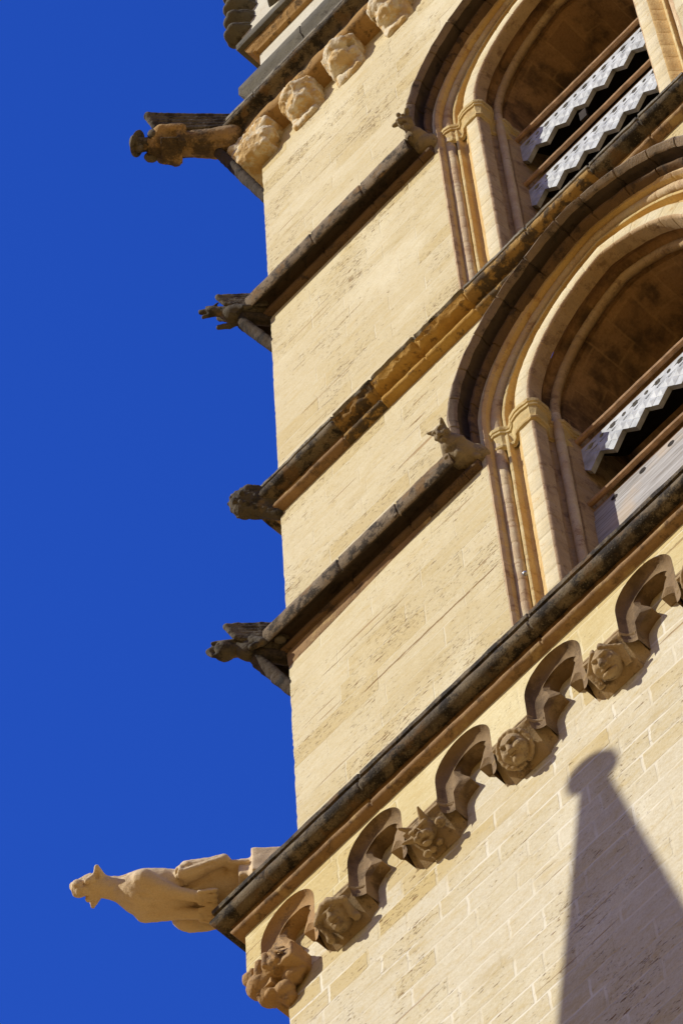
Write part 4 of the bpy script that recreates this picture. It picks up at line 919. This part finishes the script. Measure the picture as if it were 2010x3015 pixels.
hat = sculpt('hat', [('e', (1.245, .02, .09), (.020, .145, .145), rot('Y', -30).tolist(), .006), ('e', (1.28, .02, .11), (.05, .085, .085), .012)], (1.08, -.2, -.12), (1.44, .22, .3), .009, diag(Z0), M['wing'], None, rough=.002)
book = sculpt('book', [('b', (.90, .06, -.135), (.105, .095, .014), .005, rot('X', 10).tolist(), .004), ('b', (.90, -.075, -.135), (.105, .06, .014), .005, rot('X', -16).tolist(), .004), ('-c', (.80, .04, -.152), (.98, .04, -.152), .006, .006, .004), ('-c', (.80, .08, -.152), (.98, .08, -.152), .006, .006, .004)], (.74, -.2, -.22), (1.06, .2, -.06), .008, diag(Z0), M['angel'], None, rough=.002)
w1 = wing('wing', diag(Z0), M['wing'], ([(1.13, .215, .345), (1.0, .215, .35), (.70, .20, .34), (.25, .18, .33)], [(1.05, .15, .16), (.95, .15, .14), (.70, .14, .13), (.25, .14, .14)]), .03, feathers=5)
w2 = wing('wing', diag(Z0), M['wing'], ([(1.13, -.215, .345), (1.0, -.215, .35), (.70, -.20, .34), (.25, -.18, .33)], [(1.05, -.15, .16), (.95, -.15, .14), (.70, -.14, .13), (.25, -.14, .14)]), .03, feathers=5)
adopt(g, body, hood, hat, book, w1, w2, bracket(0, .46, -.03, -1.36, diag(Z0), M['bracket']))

# ------------------------------------------------------------------ beasts crouching
RH = np.array([(0, 1, 0), (R2, 0, -R2), (R2, 0, R2)]).T          # face axes (x, normal, up) in (f, s, u)
def tohead(P, c, k):
    out = []
    for p in P:
        T = lambda q: tuple(np.array(c) + k * (RH @ np.array(q, float)))
        if p[0].lstrip('-') == 'c': out.append((p[0], T(p[1]), T(p[2]), p[3] * k, p[4] * k, p[-1] * k))
        else: out.append((p[0], T(p[1]), tuple(np.array(p[2]) * k), RH.tolist(), p[-1] * k))
    return out
CATF = [('e', (0, 0, 0), (.064, .06, .062), .02), ('e', (0, .05, -.03), (.04, .032, .03), .012), ('c', (0, .058, .012), (0, .078, -.018), .014, .014, .006), ('-e', (0, .082, -.046), (.026, .03, .009), .004), ('e', (0, .052, -.066), (.026, .026, .014), .008),
        ('c', (.016, .05, .03), (.05, .036, .036), .011, .011, .004), ('c', (-.016, .05, .03), (-.05, .036, .036), .011, .011, .004), ('-e', (.03, .058, .012), (.017, .02, .011), .004), ('-e', (-.03, .058, .012), (.017, .02, .011), .004),
        ('e', (.03, .044, .012), (.013, .010, .007), .002), ('e', (-.03, .044, .012), (.013, .010, .007), .002), ('e', (.045, .036, -.018), (.02, .02, .02), .008), ('e', (-.045, .036, -.018), (.02, .02, .02), .008),
        ('c', (.042, .0, .042), (.072, .015, .085), .026, .010, .006), ('c', (-.042, .0, .042), (-.082, .015, .072), .026, .010, .006), ('-c', (.05, .03, .048), (.07, .035, .074), .012, .004, .005), ('-c', (-.05, .03, .046), (-.076, .035, .064), .012, .004, .005)]
DOGF = [('e', (0, 0, 0), (.06, .055, .058), .02), ('c', (0, .03, -.01), (0, .082, -.01), .042, .03, .012), ('e', (0, .108, .0), (.016, .014, .012), .005), ('-e', (0, .09, -.035), (.03, .05, .015), .006), ('c', (0, .03, -.055), (0, .075, -.062), .028, .02, .006),
        ('e', (.026, .042, .034), (.018, .016, .014), .005), ('e', (-.026, .042, .034), (.018, .016, .014), .005), ('c', (.045, .0, .04), (.075, .02, .055), .024, .018, .006), ('c', (-.045, .0, .035), (-.08, .02, .035), .024, .018, .006), ('c', (0, .02, .05), (.0, .03, .07), .022, .018, .006)]
# crouching at the ends of the hood strings
g = thing('beast_statue', 'grey stone cat with pricked ears crouching beside the lower opening', 'statue', (2.1, -.2, 33.0), 'beasts on the string course ends')
P = [('c', (-.04, .05, .0), (.20, .0, .03), .09, .09, .02), ('e', (.20, -.015, .02), (.09, .085, .09), .03), ('c', (.22, -.01, .05), (.31, -.01, .08), .062, .055, .02),
     ('c', (.19, -.07, .03), (.14, -.115, -.05), .052, .04, .010), ('c', (.14, -.115, -.05), (.20, -.08, -.09), .034, .03, .006), ('c', (.20, .06, .0), (.12, .045, -.09), .052, .04, .010), ('c', (.12, .045, -.09), (.17, .015, -.11), .032, .03, .006),
     ('c', (.03, .085, .01), (.02, .075, -.09), .066, .04, .012), ('e', (.06, .03, -.115), (.034, .032, .028), .006), ('e', (.05, .085, -.12), (.034, .032, .028), .006), ('c', (.0, .0, -.05), (.0, .05, -.05), .08, .08, .02)]
P += [('e', (.10, .0, -.05), (.12, .11, .09), .02), ('e', (.0, .05, -.04), (.10, .12, .10), .02)]
P += tohead(CATF, (.315, -.01, .085), 1.04)
adopt(g, sculpt('body', P, (-.16, -.26, -.18), (.52, .22, .28), .007, front(2.1, 33.0), M['cat'], None, rough=.003, rsc=40))
g = thing('beast_statue', 'brown stone dog with open mouth and small round ears crouching beside the upper opening', 'statue', (2.1, -.2, 39.8), 'beasts on the string course ends')
P = [('c', (-.05, .06, .0), (.15, .02, .03), .085, .085, .02), ('e', (.16, .01, .02), (.085, .085, .09), .03), ('c', (.17, .02, .05), (.27, .035, .09), .056, .048, .02),
     ('c', (.14, -.06, .0), (.05, -.10, -.06), .046, .036, .010), ('c', (.05, -.10, -.06), (.03, -.11, -.13), .03, .024, .006), ('c', (.14, .045, -.01), (.04, .03, -.09), .046, .034, .010), ('c', (.04, .03, -.09), (.01, .015, -.15), .028, .024, .006),
     ('c', (.03, .09, .01), (-.03, .08, -.10), .062, .038, .012), ('c', (.0, .0, -.05), (.0, .05, -.05), .07, .07, .02)]
P += [('e', (.05, .03, -.05), (.10, .11, .09), .02)]
P += tohead(DOGF, (.30, .04, .10), 1.2)
adopt(g, sculpt('body', P, (-.16, -.22, -.18), (.48, .24, .26), .007, front(2.1, 39.8), M['cat'], None, rough=.003, rsc=40))

# ------------------------------------------------------------------ neighbouring turret, left of the picture: its pinnacle throws the shadow on the lower wall
Dd = 6.2; kz = math.tan(EL) / math.cos(AZ)
sx, sy = 2.77 - Dd * math.tan(AZ), YL - Dd; zt_ = 26.85 + Dd * kz
tur = thing('turret', 'slender stone turret with a tall conical spire standing in front of the bell tower', 'turret', (sx, sy, 0))
def lathe(mb, prof, n=20):
    mb.loft([[(r * math.cos(2 * math.pi * i / n), r * math.sin(2 * math.pi * i / n), z) for i in range(n)] for r, z in prof], closed=True, caps=True)
mb = MB(); lathe(mb, [(.118, zt_), (.49, zt_ - 2.28), (.92, zt_ - 5.0)]); kid_ = mb.build('spire', M['wall'], None, smooth=True); kid_.parent = tur
mb = MB(); lathe(mb, [(.10, zt_ + .0), (.11, zt_ + .07), (.195, zt_ + .09), (.205, zt_ + .15), (.185, zt_ + .23), (.13, zt_ + .29), (.08, zt_ + .32), (.01, zt_ + .33)]); kid_ = mb.build('finial', M['jamb'], None); kid_.parent = tur
mb = MB(); lathe(mb, [(1.0, zt_ - 4.98), (1.0, zt_ - 5.15), (.9, zt_ - 5.3), (.9, 0)]); kid_ = mb.build('shaft', M['wall'], None); kid_.parent = tur
